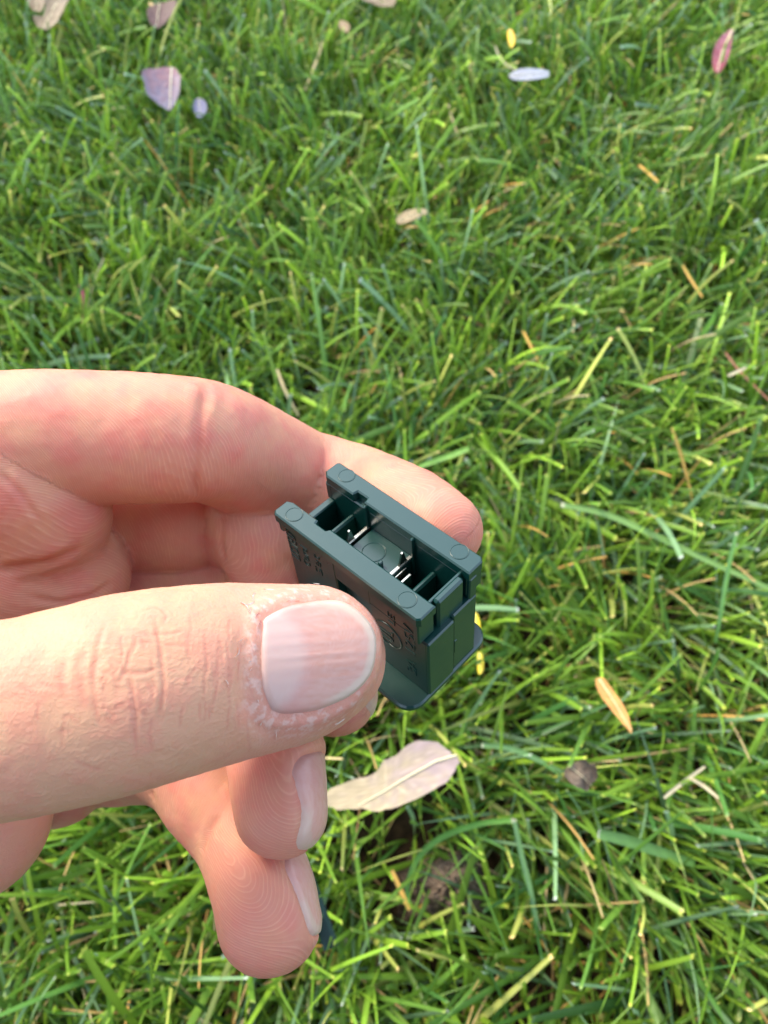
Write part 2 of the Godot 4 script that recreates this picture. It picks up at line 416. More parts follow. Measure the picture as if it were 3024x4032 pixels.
# skin folds: half width mm, depth mm, points mm
var creases := [
	[0.21, 0.11, [Vector3(-21.8, 231.6, -27.8), Vector3(-21.2, 231.9, -26.2), Vector3(-20.6, 231.9, -24.3), Vector3(-20.3, 231.7, -22.7), Vector3(-20.1, 231.3, -21.5), Vector3(-20.3, 230.6, -19.5), Vector3(-20.5, 230, -18.4)]],
	[0.21, 0.10, [Vector3(-23.1, 232.6, -22.1), Vector3(-22.6, 232.1, -20.6), Vector3(-22.3, 231.2, -18.9), Vector3(-22.4, 230.2, -17.3), Vector3(-22.4, 228.7, -15.8)]],
	[0.25, 0.08, [Vector3(-26, 232.7, -26.7), Vector3(-26.1, 233.2, -24.1), Vector3(-26, 233.2, -21.8), Vector3(-25.6, 232.4, -19.2), Vector3(-25.1, 231.5, -17.7)]],
	[0.18, 0.06, [Vector3(-23.4, 231.6, -28.5), Vector3(-22.2, 231.1, -29.2), Vector3(-21.5, 231, -29), Vector3(-20.8, 231.2, -28.2), Vector3(-21, 231.7, -27)]],
	[0.16, 0.06, [Vector3(-23, 232.5, -26), Vector3(-21.6, 232.1, -26), Vector3(-19.8, 231.4, -26.4), Vector3(-18.8, 230.9, -27)]],
	[0.16, 0.04, [Vector3(-22.8, 232.6, -25), Vector3(-21.3, 232.1, -25.2)]],
	[0.19, 0.08, [Vector3(-23.7, 232.8, -22.4), Vector3(-23.2, 232.6, -22.1), Vector3(-21.8, 232.2, -22.3), Vector3(-20.7, 231.9, -22.8)]],
	[0.18, 0.07, [Vector3(-23, 232.5, -26), Vector3(-22.9, 232.6, -24.9), Vector3(-23.2, 232.7, -23.9), Vector3(-23.3, 232.7, -22.2), Vector3(-23.9, 232.6, -21.2), Vector3(-24, 232.3, -20)]],
	[0.18, 0.05, [Vector3(-20.7, 231.9, -25.1), Vector3(-19.5, 231.5, -25.2), Vector3(-18.5, 231, -25.3)]],
	[0.16, 0.04, [Vector3(-18.8, 230.4, -28.5), Vector3(-18.5, 230.7, -27.1), Vector3(-18.5, 231, -25.5), Vector3(-18.2, 230.8, -23.8)]],
	[0.15, 0.04, [Vector3(-17.2, 230.2, -26.6), Vector3(-16.9, 230.2, -25.1), Vector3(-16.7, 230, -24.1), Vector3(-16.8, 229.8, -22.5), Vector3(-16.8, 228.9, -20.5)]],
	[0.15, 0.04, [Vector3(-16, 229.6, -26.6), Vector3(-15.6, 229.4, -25.7), Vector3(-15.4, 229.2, -24)]],
	[0.16, 0.05, [Vector3(-15.7, 229.1, -22.8), Vector3(-15.9, 228.6, -21.2), Vector3(-16.4, 227.7, -19.4)]],
	[0.15, 0.03, [Vector3(-14.6, 228.6, -23.8), Vector3(-14.7, 227.9, -21.9)]],
	[0.15, 0.03, [Vector3(-17.6, 230.4, -23.4), Vector3(-18.1, 230.5, -22.5), Vector3(-18.2, 230.3, -21.6)]],
	[0.16, 0.03, [Vector3(-20.1, 231.6, -22.8), Vector3(-19.2, 231.2, -22.8)]],
	[0.39, 0.09, [Vector3(-25.6, 233.2, -23.8), Vector3(-26, 233.2, -22.6), Vector3(-26, 233.1, -21.3)]],
	[0.43, 0.09, [Vector3(-27.1, 233.3, -24.2), Vector3(-27.3, 233.4, -22.6), Vector3(-26.9, 233, -20.5), Vector3(-26.1, 232.4, -19)]],
	[0.39, 0.07, [Vector3(-28.8, 233.4, -23.1), Vector3(-28.7, 233.3, -21.2), Vector3(-28.1, 232.8, -19.4)]],
	[0.65, 0.37, [Vector3(-23.1, 221.4, -64.5), Vector3(-23, 222.4, -60.1), Vector3(-23.4, 220.6, -55.6), Vector3(-24.3, 216.4, -52.8), Vector3(-24.9, 212.7, -52.6)]],
	[0.39, 0.14, [Vector3(-21.9, 221.6, -59.3), Vector3(-22.4, 219.3, -55.1), Vector3(-23.9, 212.9, -52.8)]],
	[0.96, 0.14, [Vector3(-7.9, 205.5, -67.2), Vector3(-8.3, 206.9, -63.2), Vector3(-8.9, 206.6, -60.6), Vector3(-9.3, 205.8, -58.7)]],
	[0.43, 0.30, [Vector3(-22.3, 209.5, -53.8), Vector3(-23, 203.5, -53.9), Vector3(-23.3, 201.7, -51.1), Vector3(-23.1, 199.8, -49.4)]],
	[0.52, 0.26, [Vector3(-21, 194.5, -15.7), Vector3(-22.3, 194.2, -14.1), Vector3(-23.3, 192.7, -11)]],
	[0.39, 0.17, [Vector3(-22.4, 223.5, -13.9), Vector3(-32, 189.2, -19.3), Vector3(-31.3, 189.5, -18.4)]],
	[0.70, 0.43, [Vector3(-49.6, 210.3, -43.1), Vector3(-45.6, 211.3, -43.3), Vector3(-42.8, 211.2, -43.9), Vector3(-39.5, 210.9, -46.3)]],
	[0.43, 0.22, [Vector3(-46.5, 221.8, -50.7), Vector3(-44.7, 219.9, -49.3), Vector3(-42.7, 216.2, -46.8)]],
	[0.43, 0.22, [Vector3(-46.6, 207.3, -40.7), Vector3(-43.2, 205.1, -40.9), Vector3(-39.9, 203.3, -42.8), Vector3(-37.9, 201.9, -45.5)]],
	[0.14, 0.03, [Vector3(-14.1, 227, -21.1), Vector3(-14, 226.1, -20.1), Vector3(-14.1, 225.1, -19.2)]],
	[0.14, 0.03, [Vector3(-16.9, 230.2, -24.3), Vector3(-16.6, 229.9, -23.6), Vector3(-16.6, 229.8, -22.9)]],
	[0.14, 0.03, [Vector3(-15.3, 229.2, -26.5), Vector3(-15, 229.1, -25.3), Vector3(-14.8, 228.8, -24.2)]],
	[0.14, 0.03, [Vector3(-13.9, 228.3, -25.1), Vector3(-14, 228.1, -23.9), Vector3(-13.9, 227.8, -22.7)]],
	[0.14, 0.03, [Vector3(-15.9, 229.6, -25.9), Vector3(-15.8, 229.5, -24.3), Vector3(-15.8, 229.1, -22.7)]],
	[0.14, 0.03, [Vector3(-13.9, 228.3, -26.9), Vector3(-13.9, 228.3, -25.1), Vector3(-13.9, 228, -23.5)]],
	[0.14, 0.03, [Vector3(-15.3, 228.6, -29.3), Vector3(-15.2, 229, -27.8), Vector3(-15, 229.1, -26.5)]],
	[0.14, 0.03, [Vector3(-17.1, 229.1, -20.5), Vector3(-17.2, 228.6, -19.7), Vector3(-17.1, 227.9, -18.9)]],
	[0.14, 0.03, [Vector3(-16.3, 228.7, -20.7), Vector3(-16.4, 228.2, -19.9), Vector3(-16.3, 227.5, -19.2)]],
	[0.14, 0.03, [Vector3(-16, 229.5, -23.5), Vector3(-16, 229.3, -22.6), Vector3(-16, 229, -21.8)]],
	[0.14, 0.03, [Vector3(-18.5, 229.8, -19.9), Vector3(-18.7, 229.3, -19), Vector3(-18.8, 228.7, -18.2)]],
	[0.14, 0.03, [Vector3(-13.3, 227.5, -23.6), Vector3(-12.9, 226.9, -22.8), Vector3(-12.7, 226.3, -22)]],
	[0.14, 0.03, [Vector3(-14.9, 228.9, -24.1), Vector3(-14.8, 228.6, -23.3), Vector3(-14.9, 228.3, -22.4)]],
	[0.14, 0.03, [Vector3(-14.8, 228.3, -22.5), Vector3(-14.8, 227.8, -21.6), Vector3(-14.7, 227.2, -20.7)]],
	[0.14, 0.03, [Vector3(-16.7, 228.9, -20.7), Vector3(-16.7, 228.3, -19.8), Vector3(-16.9, 227.7, -18.9)]],
	[0.14, 0.03, [Vector3(-13.3, 224.9, -19.8), Vector3(-13.4, 223.3, -18.7), Vector3(-13.5, 220.6, -17.9)]],
	[0.14, 0.03, [Vector3(-14.7, 227.2, -20.7), Vector3(-14.9, 226.6, -19.7), Vector3(-15, 225.7, -18.8)]],
	[0.14, 0.03, [Vector3(-27.1, 233.3, -24.1), Vector3(-26.9, 233.3, -23), Vector3(-26.7, 233.3, -21.9)]],
	[0.14, 0.03, [Vector3(-28, 232.4, -18.4), Vector3(-28.3, 231.7, -17), Vector3(-28.3, 230.8, -15.7)]],
	[0.14, 0.03, [Vector3(-30.4, 233, -19.2), Vector3(-30.4, 232.8, -18.5), Vector3(-30.3, 232.5, -17.8)]],
	[0.14, 0.03, [Vector3(-21.3, 231.8, -26.8), Vector3(-21, 231.8, -26.4), Vector3(-21, 231.9, -25.9)]],
	[0.14, 0.03, [Vector3(-24, 232.9, -22.8), Vector3(-24.1, 232.9, -22), Vector3(-24.1, 232.7, -21.3)]],
	[0.14, 0.03, [Vector3(-21.5, 231.9, -21.6), Vector3(-21.4, 231.8, -21.2), Vector3(-21.3, 231.7, -20.9)]],
	[0.14, 0.03, [Vector3(-24.8, 232.9, -21.5), Vector3(-25, 232.8, -20.9), Vector3(-25, 232.7, -20.3)]],
	[0.14, 0.03, [Vector3(-22.6, 232.4, -25.7), Vector3(-21.9, 232.2, -25.7), Vector3(-21.4, 232.1, -25.6)]],
	[0.14, 0.03, [Vector3(-23.2, 232.7, -23.9), Vector3(-23.2, 232.7, -23.6), Vector3(-23.2, 232.7, -23.3)]],
	[0.14, 0.03, [Vector3(-22.1, 231.8, -20.3), Vector3(-22, 231.6, -19.9), Vector3(-22, 231.4, -19.6)]],
	[0.14, 0.03, [Vector3(-23.8, 232.1, -19.5), Vector3(-23.9, 231.8, -18.9), Vector3(-24.1, 231.6, -18.4)]],
	[0.14, 0.03, [Vector3(-24.4, 232, -18.9), Vector3(-24.1, 231.7, -18.5), Vector3(-24.1, 231.5, -18.1)]],
	[0.14, 0.03, [Vector3(-25.6, 233.1, -22.1), Vector3(-24.9, 233, -22), Vector3(-24.5, 232.9, -22)]],
	[0.14, 0.03, [Vector3(-21.4, 231.9, -21.6), Vector3(-21.1, 231.7, -21.2), Vector3(-20.9, 231.4, -20.7)]],
	[0.14, 0.03, [Vector3(-25, 233.1, -23.3), Vector3(-24.6, 233, -22.8), Vector3(-24.3, 232.9, -22.2)]],
	[0.14, 0.03, [Vector3(-25, 233.1, -23.4), Vector3(-24.5, 233, -23.2), Vector3(-23.8, 232.9, -23)]],
	[0.14, 0.03, [Vector3(-21.2, 229.6, -17.3), Vector3(-21.2, 229, -16.8), Vector3(-21.1, 228.4, -16.3)]],
	[0.14, 0.03, [Vector3(-24.2, 232.7, -21), Vector3(-23.8, 232.5, -20.8), Vector3(-23.7, 232.5, -20.7)]],
	[0.14, 0.03, [Vector3(-21, 230.4, -18.6), Vector3(-21.1, 230.2, -18.2), Vector3(-21, 230, -17.9)]],
	[0.14, 0.03, [Vector3(-24.3, 232.7, -25.8), Vector3(-24.2, 232.9, -25.1), Vector3(-24, 232.9, -24.4)]],
	[0.14, 0.03, [Vector3(-21.3, 232.2, -23.6), Vector3(-21.2, 232.1, -22.9), Vector3(-20.9, 231.9, -22.2)]],
	[0.14, 0.03, [Vector3(-23, 232.1, -20.2), Vector3(-22.8, 231.7, -19.5), Vector3(-22.6, 231.3, -18.9)]],
	[0.14, 0.03, [Vector3(-21, 231.7, -21.3), Vector3(-21, 231.5, -20.8), Vector3(-20.9, 231.3, -20.4)]],
	[0.14, 0.03, [Vector3(-21.5, 232.2, -24.1), Vector3(-20.8, 232, -24), Vector3(-20.3, 231.8, -23.9)]],
	[0.14, 0.03, [Vector3(-24.8, 232.1, -19.1), Vector3(-24.4, 232, -19), Vector3(-24, 231.9, -19)]],
	[0.14, 0.03, [Vector3(-20.1, 230.5, -19.6), Vector3(-20.1, 230.1, -19), Vector3(-20.2, 229.8, -18.3)]],
	[0.14, 0.03, [Vector3(-24.7, 231.8, -18.4), Vector3(-24.4, 231.5, -18.1), Vector3(-24, 231.2, -17.8)]],
	[0.14, 0.03, [Vector3(-20.8, 231.6, -21.3), Vector3(-20.6, 231.4, -20.9), Vector3(-20.6, 231.2, -20.5)]],
	[0.14, 0.03, [Vector3(-21.1, 231.9, -21.9), Vector3(-20.9, 231.6, -21.2), Vector3(-20.9, 231.3, -20.4)]],
	[0.14, 0.03, [Vector3(-25, 232.3, -19.4), Vector3(-24.9, 232.2, -19.1), Vector3(-24.8, 232.1, -18.8)]],
	[0.14, 0.03, [Vector3(-22.6, 231.2, -18.6), Vector3(-22.6, 231, -18.2), Vector3(-22.5, 230.7, -17.9)]],
	[0.14, 0.03, [Vector3(-20.3, 231.2, -20.7), Vector3(-19.9, 230.9, -20.6), Vector3(-19.7, 230.7, -20.5)]],
	[0.14, 0.03, [Vector3(-21.7, 231.2, -19.4), Vector3(-21.6, 230.9, -19), Vector3(-21.5, 230.7, -18.5)]],
	[0.14, 0.03, [Vector3(-22.6, 232.5, -25.5), Vector3(-22.2, 232.4, -25), Vector3(-22, 232.4, -24.5)]],
	[0.14, 0.03, [Vector3(-25.1, 233, -22), Vector3(-25.2, 233, -21.4), Vector3(-25.4, 232.9, -20.9)]],
	[0.14, 0.03, [Vector3(-22.5, 231.5, -19.2), Vector3(-21.9, 231.1, -19), Vector3(-21.3, 230.7, -18.8)]],
	[0.14, 0.03, [Vector3(-22.7, 232.4, -26.1), Vector3(-22.5, 232.4, -25.5), Vector3(-22.3, 232.5, -24.9)]],
	[0.14, 0.03, [Vector3(-24.4, 232.9, -22.2), Vector3(-24.3, 232.9, -21.8), Vector3(-24.1, 232.7, -21.3)]],
	[0.14, 0.03, [Vector3(-19, 230.9, -22.1), Vector3(-18.2, 230.5, -22.3), Vector3(-17.6, 230.2, -22.4)]],
	[0.14, 0.03, [Vector3(-23.8, 232.9, -24.3), Vector3(-23.8, 232.9, -23.8), Vector3(-23.8, 232.9, -23.3)]],
	[0.14, 0.03, [Vector3(-21.1, 230, -17.9), Vector3(-21.2, 229.8, -17.6), Vector3(-21.3, 229.6, -17.2)]],
	[0.14, 0.03, [Vector3(-21.3, 231.9, -21.5), Vector3(-21.1, 231.5, -20.8), Vector3(-20.9, 231.2, -20.1)]],
	[0.14, 0.03, [Vector3(-22.2, 231.4, -19.4), Vector3(-21.7, 231.3, -19.5), Vector3(-21.1, 231.1, -19.6)]],
	[0.14, 0.03, [Vector3(-24.1, 232, -19.1), Vector3(-23.7, 232, -19.3), Vector3(-23.1, 231.9, -19.6)]],
	[0.14, 0.03, [Vector3(-23.9, 232.9, -23.3), Vector3(-23.6, 232.8, -22.6), Vector3(-23.6, 232.7, -21.8)]],
	[0.14, 0.03, [Vector3(-24, 232.9, -24.5), Vector3(-23.9, 232.9, -24.1), Vector3(-23.6, 232.8, -23.6)]],
	[0.14, 0.03, [Vector3(-21.7, 231.4, -19.7), Vector3(-22, 231.2, -19), Vector3(-22.2, 230.9, -18.4)]],
	[0.19, 0.03, [Vector3(-27.6, 230.1, -15.1), Vector3(-26.5, 229.3, -14.7), Vector3(-25.3, 228.4, -14.4)]],
	[0.19, 0.03, [Vector3(-28.3, 232.4, -18.2), Vector3(-27.7, 232.3, -18.3), Vector3(-27, 232, -17.9)]],
	[0.19, 0.03, [Vector3(-28.7, 231.8, -17), Vector3(-28.1, 231.7, -17.1), Vector3(-27.4, 231.7, -17.1)]],
	[0.19, 0.03, [Vector3(-30.6, 233.3, -20.9), Vector3(-30, 233.3, -20.9), Vector3(-29.2, 233.2, -20.6)]],
	[0.19, 0.03, [Vector3(-32.4, 233.5, -20.6), Vector3(-31.6, 233.4, -20.4), Vector3(-30.7, 233.2, -19.9)]],
]

var seg_a: PackedVector3Array
var seg_ab: PackedVector3Array
var seg_inv: PackedFloat32Array
var seg_r: PackedFloat32Array
var seg_dr: PackedFloat32Array
var seg_chain: PackedInt32Array
var seg_mid: PackedVector3Array
var seg_rad: PackedFloat32Array
var seg_s: PackedFloat32Array
var seg_len: PackedFloat32Array
var ch_axis: PackedVector3Array
var ch_m: PackedFloat32Array
var ch_k: PackedFloat32Array
var ch_f: PackedFloat32Array
var ch_end: PackedFloat32Array
var ch_d: PackedFloat32Array
var all_act: PackedInt32Array
var near_chain := 0
var near_seg := 0
var near_t := 0.0
const FINGERS := 5


func smin(a: float, b: float, k: float) -> float:
	var h := maxf(k - absf(a - b), 0.0) / k
	return minf(a, b) - h * h * k * 0.25


func prepare_chains() -> void:
	for ci in chains.size():
		var c: Array = chains[ci]
		var axis: Vector3 = c[3]
		var m: float = 1.0 / c[2] - 1.0
		ch_axis.append(axis)
		ch_m.append(m)
		ch_k.append(c[1])
		ch_f.append(0.5 + 0.5 * c[2])
		var keys: Array = c[4]
		var pts: Array[Vector4] = []
		for k in keys:
			pts.append(Vector4(k[0].x, k[0].y, k[0].z, k[1]))
		pts.push_front(pts[0] * 2.0 - pts[1])
		pts.append(pts[-1] * 2.0 - pts[-2])
		var dense: Array[Vector4] = []
		for i in range(1, pts.size() - 2):
			for j in 3:
				var t := j / 3.0
				var p0 := pts[i - 1]
				var p1 := pts[i]
				var p2 := pts[i + 1]
				var p3 := pts[i + 2]
				dense.append((p1 * 2.0 + (p2 - p0) * t + (p0 * 2.0 - p1 * 5.0 + p2 * 4.0 - p3) * t * t + (p1 * 3.0 - p0 - p2 * 3.0 + p3) * t * t * t) * 0.5)
		dense.append(pts[-2])
		var s := 0.0
		for i in dense.size() - 1:
			var a := Vector3(dense[i].x, dense[i].y, dense[i].z)
			var b := Vector3(dense[i + 1].x, dense[i + 1].y, dense[i + 1].z)
			seg_mid.append((a + b) * 0.5)
			seg_rad.append(maxf(dense[i].w, dense[i + 1].w) + a.distance_to(b) * 0.5)
			seg_s.append(s)
			seg_len.append(a.distance_to(b))
			s += a.distance_to(b)
			a += axis * axis.dot(a) * m
			b += axis * axis.dot(b) * m
			seg_a.append(a)
			seg_ab.append(b - a)
			seg_inv.append(1.0 / maxf((b - a).length_squared(), 1e-9))
			seg_r.append(dense[i].w)
			seg_dr.append(dense[i + 1].w - dense[i].w)
			seg_chain.append(ci)
			all_act.append(seg_a.size() - 1)
		ch_end.append(s)
	ch_d.resize(chains.size())


func field(p: Vector3, act: PackedInt32Array) -> float:
	ch_d.fill(1e6)
	var last := -1
	var q := p
	var best := 1e9
	for i in act:
		var c := seg_chain[i]
		if c != last:
			var ax := ch_axis[c]
			q = p + ax * (ax.dot(p) * ch_m[c])
			last = c
		var d := q - seg_a[i]
		var ab := seg_ab[i]
		var t := clampf(d.dot(ab) * seg_inv[i], 0.0, 1.0)
		var r := ((d - ab * t).length() - seg_r[i] - seg_dr[i] * t) * ch_f[c]
		if r < ch_d[c]:
			ch_d[c] = r
		if r < best:
			best = r
			near_chain = c
			near_seg = i
			near_t = t
	var palm := ch_d[FINGERS]
	for c in range(FINGERS + 1, ch_d.size()):
		if ch_d[c] < 1e5:
			palm = smin(palm, ch_d[c], ch_k[c])
	var tot := palm
	for c in FINGERS:
		if ch_d[c] < 1e5:
			tot = smin(tot, ch_d[c], 0.7)
	return tot


func slope(p: Vector3, act: PackedInt32Array) -> Vector3:
	var e := 0.08
	var a := Vector3(1, -1, -1)
	var b := Vector3(-1, -1, 1)
	var c := Vector3(-1, 1, -1)
	var d := Vector3.ONE
	return (a * field(p + a * e, act) + b * field(p + b * e, act) + c * field(p + c * e, act) + d * field(p + d * e, act)) / (4.0 * e)


# Nail beds: surface point, outward normal, direction to the tip, outline (x to the tip, y across, mm)
var nail_o: Array[Vector3] = []
var nail_n: Array[Vector3] = []
var nail_x: Array[Vector3] = []
var nail_y: Array[Vector3] = []
var nail_ring: Array[PackedFloat32Array] = []
var nail_c: Array[Vector2] = []


func add_nail(o: Vector3, n: Vector3, x: Vector3, outline: Array) -> void:
	nail_o.append(o)
	nail_n.append(n)
	nail_x.append(x)
	nail_y.append(n.cross(x))
	var mid := Vector2.ZERO
	for p in outline:
		mid += p / outline.size()
	nail_c.append(mid)
	# distance to the outline in 96 directions, from a smooth closed curve through the points
	var cnt := outline.size()
	var dense: Array[Vector2] = []
	for i in cnt:
		for j in 8:
			dense.append(outline[i].cubic_interpolate(outline[(i + 1) % cnt], outline[(i + cnt - 1) % cnt], outline[(i + 2) % cnt], j / 8.0) - mid)
	var ring := PackedFloat32Array()
	for k in 96:
		var dir := Vector2.from_angle(TAU * k / 96.0)
		var far := 0.0
		for i in dense.size():
			var hit: Variant = Geometry2D.segment_intersects_segment(Vector2.ZERO, dir * 40.0, dense[i], dense[(i + 1) % dense.size()])
			if hit != null:
				far = maxf(far, hit.length())
		ring.append(far)
	nail_ring.append(ring)


# how far outside the outline of nail k the flat point p lies (negative inside)
func nail_edge(k: int, p: Vector2) -> float:
	var q := p - nail_c[k]
	var a := fposmod(q.angle() / TAU * 96.0, 96.0)
	var i := int(a) % 96
	return q.length() - lerpf(nail_ring[k][i], nail_ring[k][(i + 1) % 96], a - floorf(a))


# the back of the thumb, whose folds are finest
func close_up(p: Vector3, n: Vector3) -> bool:
	return p.distance_squared_to(nail_o[0] - nail_x[0] * 14.0) < 24.0 * 24.0 and n.dot(nail_n[0]) > 0.1


# the thumb nail plate is bent along and across
func nail_high(q: Vector2) -> float:
	return -q.x * q.x / 90.0 - q.y * q.y / 20.0


func build_hand() -> void:
	prepare_chains()
	var thumb_outline := [Vector2(-5.64, 3.51), Vector2(-5.25, 4.51), Vector2(-2.93, 5.47), Vector2(-0.55, 5.88), Vector2(1.81, 6.01), Vector2(3.45, 5.73), Vector2(4.94, 4.74), Vector2(6.16, 3.33), Vector2(6.73, 1.87), Vector2(6.7, 0.27), Vector2(6.21, -1.71), Vector2(5.35, -3.02), Vector2(3.66, -4.38), Vector2(1.7, -5.18), Vector2(-0.27, -5.63), Vector2(-3.18, -5.63), Vector2(-4.45, -5.26), Vector2(-5.11, -4.63), Vector2(-6, -2.31), Vector2(-6.05, 0.8)]
	add_nail(Vector3(-6.55, 225.11, -26.22), Vector3(0.4175, 0.8543, 0.3096), Vector3(0.906, -0.3655, -0.2133), thumb_outline)
	for f in [
		["ring", Vector3(-6.98, 200.91, -16.6), Vector3(0.9927, 0.1047, 0.0605), Vector3(-0.0292, -0.278, 0.9601), 4.9, 5.7],
		["little", Vector3(-8.62, 192.54, -7.5), Vector3(0.9618, 0.1621, -0.2204), Vector3(0.2501, -0.1947, 0.9484), 4.3, 5.2],
		["middle", Vector3(-1.8, 191.47, -35.23), Vector3(0.9734, 0.0137, -0.2287), Vector3(0.2281, 0.0362, 0.973), 5.0, 5.7]]:
		var pts: Array = []
		for k in 20:
			var a := TAU * k / 20.0
			var e := Vector2(cos(a), sin(a))
			var g := pow(pow(absf(e.x), 3.2) + pow(absf(e.y), 3.2), -1.0 / 3.2)
			pts.append(Vector2(e.x * f[5], e.y * f[4]) * g)
		add_nail(f[1], f[2].normalized(), f[3].normalized(), pts)

	var h := 0.8
	var lo := Vector3.INF
	var hi := -Vector3.INF
	for i in seg_mid.size():
		lo = lo.min(seg_mid[i] - Vector3.ONE * (seg_rad[i] + 2.0))
		hi = hi.max(seg_mid[i] + Vector3.ONE * (seg_rad[i] + 2.0))
	var bn := Vector3i(((hi - lo) / (h * 4.0)).ceil())
	var n := bn * 4 + Vector3i.ONE
	var sx := 1
	var sy := n.x
	var sz := n.x * n.y
	var val := PackedFloat32Array()
	val.resize(n.x * n.y * n.z)
	val.fill(INF)
	var cellv := PackedInt32Array()
	cellv.resize(val.size())
	cellv.fill(-1)
	var verts := PackedVector3Array()
	var norms := PackedVector3Array()
	var vact: Array[PackedInt32Array] = []
	var corner := [0, sx, sy, sx + sy, sz, sx + sz, sy + sz, sx + sy + sz]
	var cpos := [Vector3(0, 0, 0), Vector3(1, 0, 0), Vector3(0, 1, 0), Vector3(1, 1, 0), Vector3(0, 0, 1), Vector3(1, 0, 1), Vector3(0, 1, 1), Vector3(1, 1, 1)]
	var edges := [[0, 1], [2, 3], [4, 5], [6, 7], [0, 2], [1, 3], [4, 6], [5, 7], [0, 4], [1, 5], [2, 6], [3, 7]]
	var used: Array[Vector3i] = []
	var size := h * 4.0
	for bz in bn.z:
		for by in bn.y:
			# segments that come near this row of blocks
			var row: PackedInt32Array = []
			var yz := lo + Vector3(0, by + 0.5, bz + 0.5) * size
			for i in all_act:
				if Vector2(seg_mid[i].y - yz.y, seg_mid[i].z - yz.z).length() < seg_rad[i] + 6.0:
					row.append(i)
			if row.is_empty():
				continue
			for bx in bn.x:
				var mid := lo + Vector3(bx + 0.5, by + 0.5, bz + 0.5) * size
				var act: PackedInt32Array = []
				for i in row:
					if seg_mid[i].distance_squared_to(mid) < (seg_rad[i] + 6.0) * (seg_rad[i] + 6.0):
						act.append(i)
				if act.is_empty():
					continue
				var d := field(mid, act)
				if absf(d) > size * 1.25:
					continue
				used.append(Vector3i(bx, by, bz))
				var base := bx * 4 * sx + by * 4 * sy + bz * 4 * sz
				for k in 5:
					for j in 5:
						for i in 5:
							var at := base + i * sx + j * sy + k * sz
							if val[at] == INF:
								val[at] = field(lo + Vector3(bx * 4 + i, by * 4 + j, bz * 4 + k) * h, act)
				for k in 4:
					for j in 4:
						for i in 4:
							var at := base + i * sx + j * sy + k * sz
							var inside := 0
							for c in 8:
								if val[at + corner[c]] < 0.0:
									inside += 1
							if inside == 0 or inside == 8:
								continue
							var sum := Vector3.ZERO
							var cnt := 0
							for e in edges:
								var va: float = val[at + corner[e[0]]]
								var vb: float = val[at + corner[e[1]]]
								if (va < 0.0) != (vb < 0.0):
									sum += cpos[e[0]].lerp(cpos[e[1]], va / (va - vb))
									cnt += 1
							var p: Vector3 = lo + (Vector3(bx * 4 + i, by * 4 + j, bz * 4 + k) + sum / cnt) * h
							for again in 2:
								var g := slope(p, act)
								var d2 := field(p, act)
								p -= g * clampf(d2 / maxf(g.length_squared(), 0.2), -0.5, 0.5)
							cellv[at] = verts.size()
							verts.append(p)
							norms.append(slope(p, act).normalized())
							vact.append(act)
	var idx := PackedInt32Array()
	var dirs := [[sx, sy, sz], [sy, sz, sx], [sz, sx, sy]]
	for b in used:
		var base := b.x * 4 * sx + b.y * 4 * sy + b.z * 4 * sz
		for k in 4:
			for j in 4:
				for i in 4:
					var at := base + i * sx + j * sy + k * sz
					if cellv[at] < 0:
						continue
					for d in dirs:
						var va := val[at]
						var vb: float = val[at + d[0]]
						if (va < 0.0) == (vb < 0.0):
							continue
						var q := [cellv[at], cellv[at - d[1]], cellv[at - d[1] - d[2]], cellv[at - d[2]]]
						if q.min() < 0:
							continue
						if va < 0.0:
							idx.append_array([q[0], q[1], q[2], q[0], q[2], q[3]])
						else:
							idx.append_array([q[0], q[2], q[1], q[0], q[3], q[2]])

	# subdivision with curved edges: once all over, once more over the near side of the thumb
	for pass_no in 2:
		var mids := {}
		var fine := PackedInt32Array()
		for t in range(0, idx.size(), 3):
			var m := [-1, -1, -1]
			var cnt := 0
			for e in 3:
				var a := idx[t + e]
				var b := idx[t + (e + 1) % 3]
				if pass_no == 1 and not (close_up(verts[a], norms[a]) and close_up(verts[b], norms[b])):
					continue
				var key := mini(a, b) * 4000000 + maxi(a, b)
				var at: int = mids.get(key, -1)
				if at < 0:
					at = verts.size()
					mids[key] = at
					var ab := verts[b] - verts[a]
					verts.append((verts[a] + verts[b]) * 0.5 + (norms[a] * norms[a].dot(ab) - norms[b] * norms[b].dot(ab)) * 0.125)
					norms.append((norms[a] + norms[b]).normalized())
					vact.append(vact[a])
				m[e] = at
				cnt += 1
			var q := [idx[t], idx[t + 1], idx[t + 2]]
			if cnt == 3:
				fine.append_array([q[0], m[0], m[2], m[0], q[1], m[1], m[2], m[1], q[2], m[0], m[1], m[2]])
			elif cnt == 0:
				fine.append_array(q)
			else:
				for e in 3:  # turn the triangle until its first edge is split and, of two split edges, the last is not
					var f := (e + 1) % 3
					var g := (e + 2) % 3
					if cnt == 1 and m[e] >= 0:
						fine.append_array([q[e], m[e], q[g], m[e], q[f], q[g]])
						break
					if cnt == 2 and m[e] >= 0 and m[f] >= 0:
						fine.append_array([q[e], m[e], q[g], m[e], m[f], q[g], m[e], q[f], m[f]])
						break
		idx = fine

	# folds, nail beds, skin colour and the coordinates of the skin texture
	var crease_mid: PackedVector3Array = []
	var crease_rad: PackedFloat32Array = []
	for c in creases:
		var mid := Vector3.ZERO
		for p in c[2]:
			mid += p / c[2].size()
		var rad := 0.0
		for p in c[2]:
			rad = maxf(rad, p.distance_to(mid))
		crease_mid.append(mid)
		crease_rad.append(rad + c[0] * 3.0)
	var uv := PackedVector2Array()
	uv.resize(verts.size())
	var col := PackedColorArray()
	col.resize(verts.size())
	var who := PackedByteArray()
	who.resize(verts.size())
	var moved := verts.duplicate()
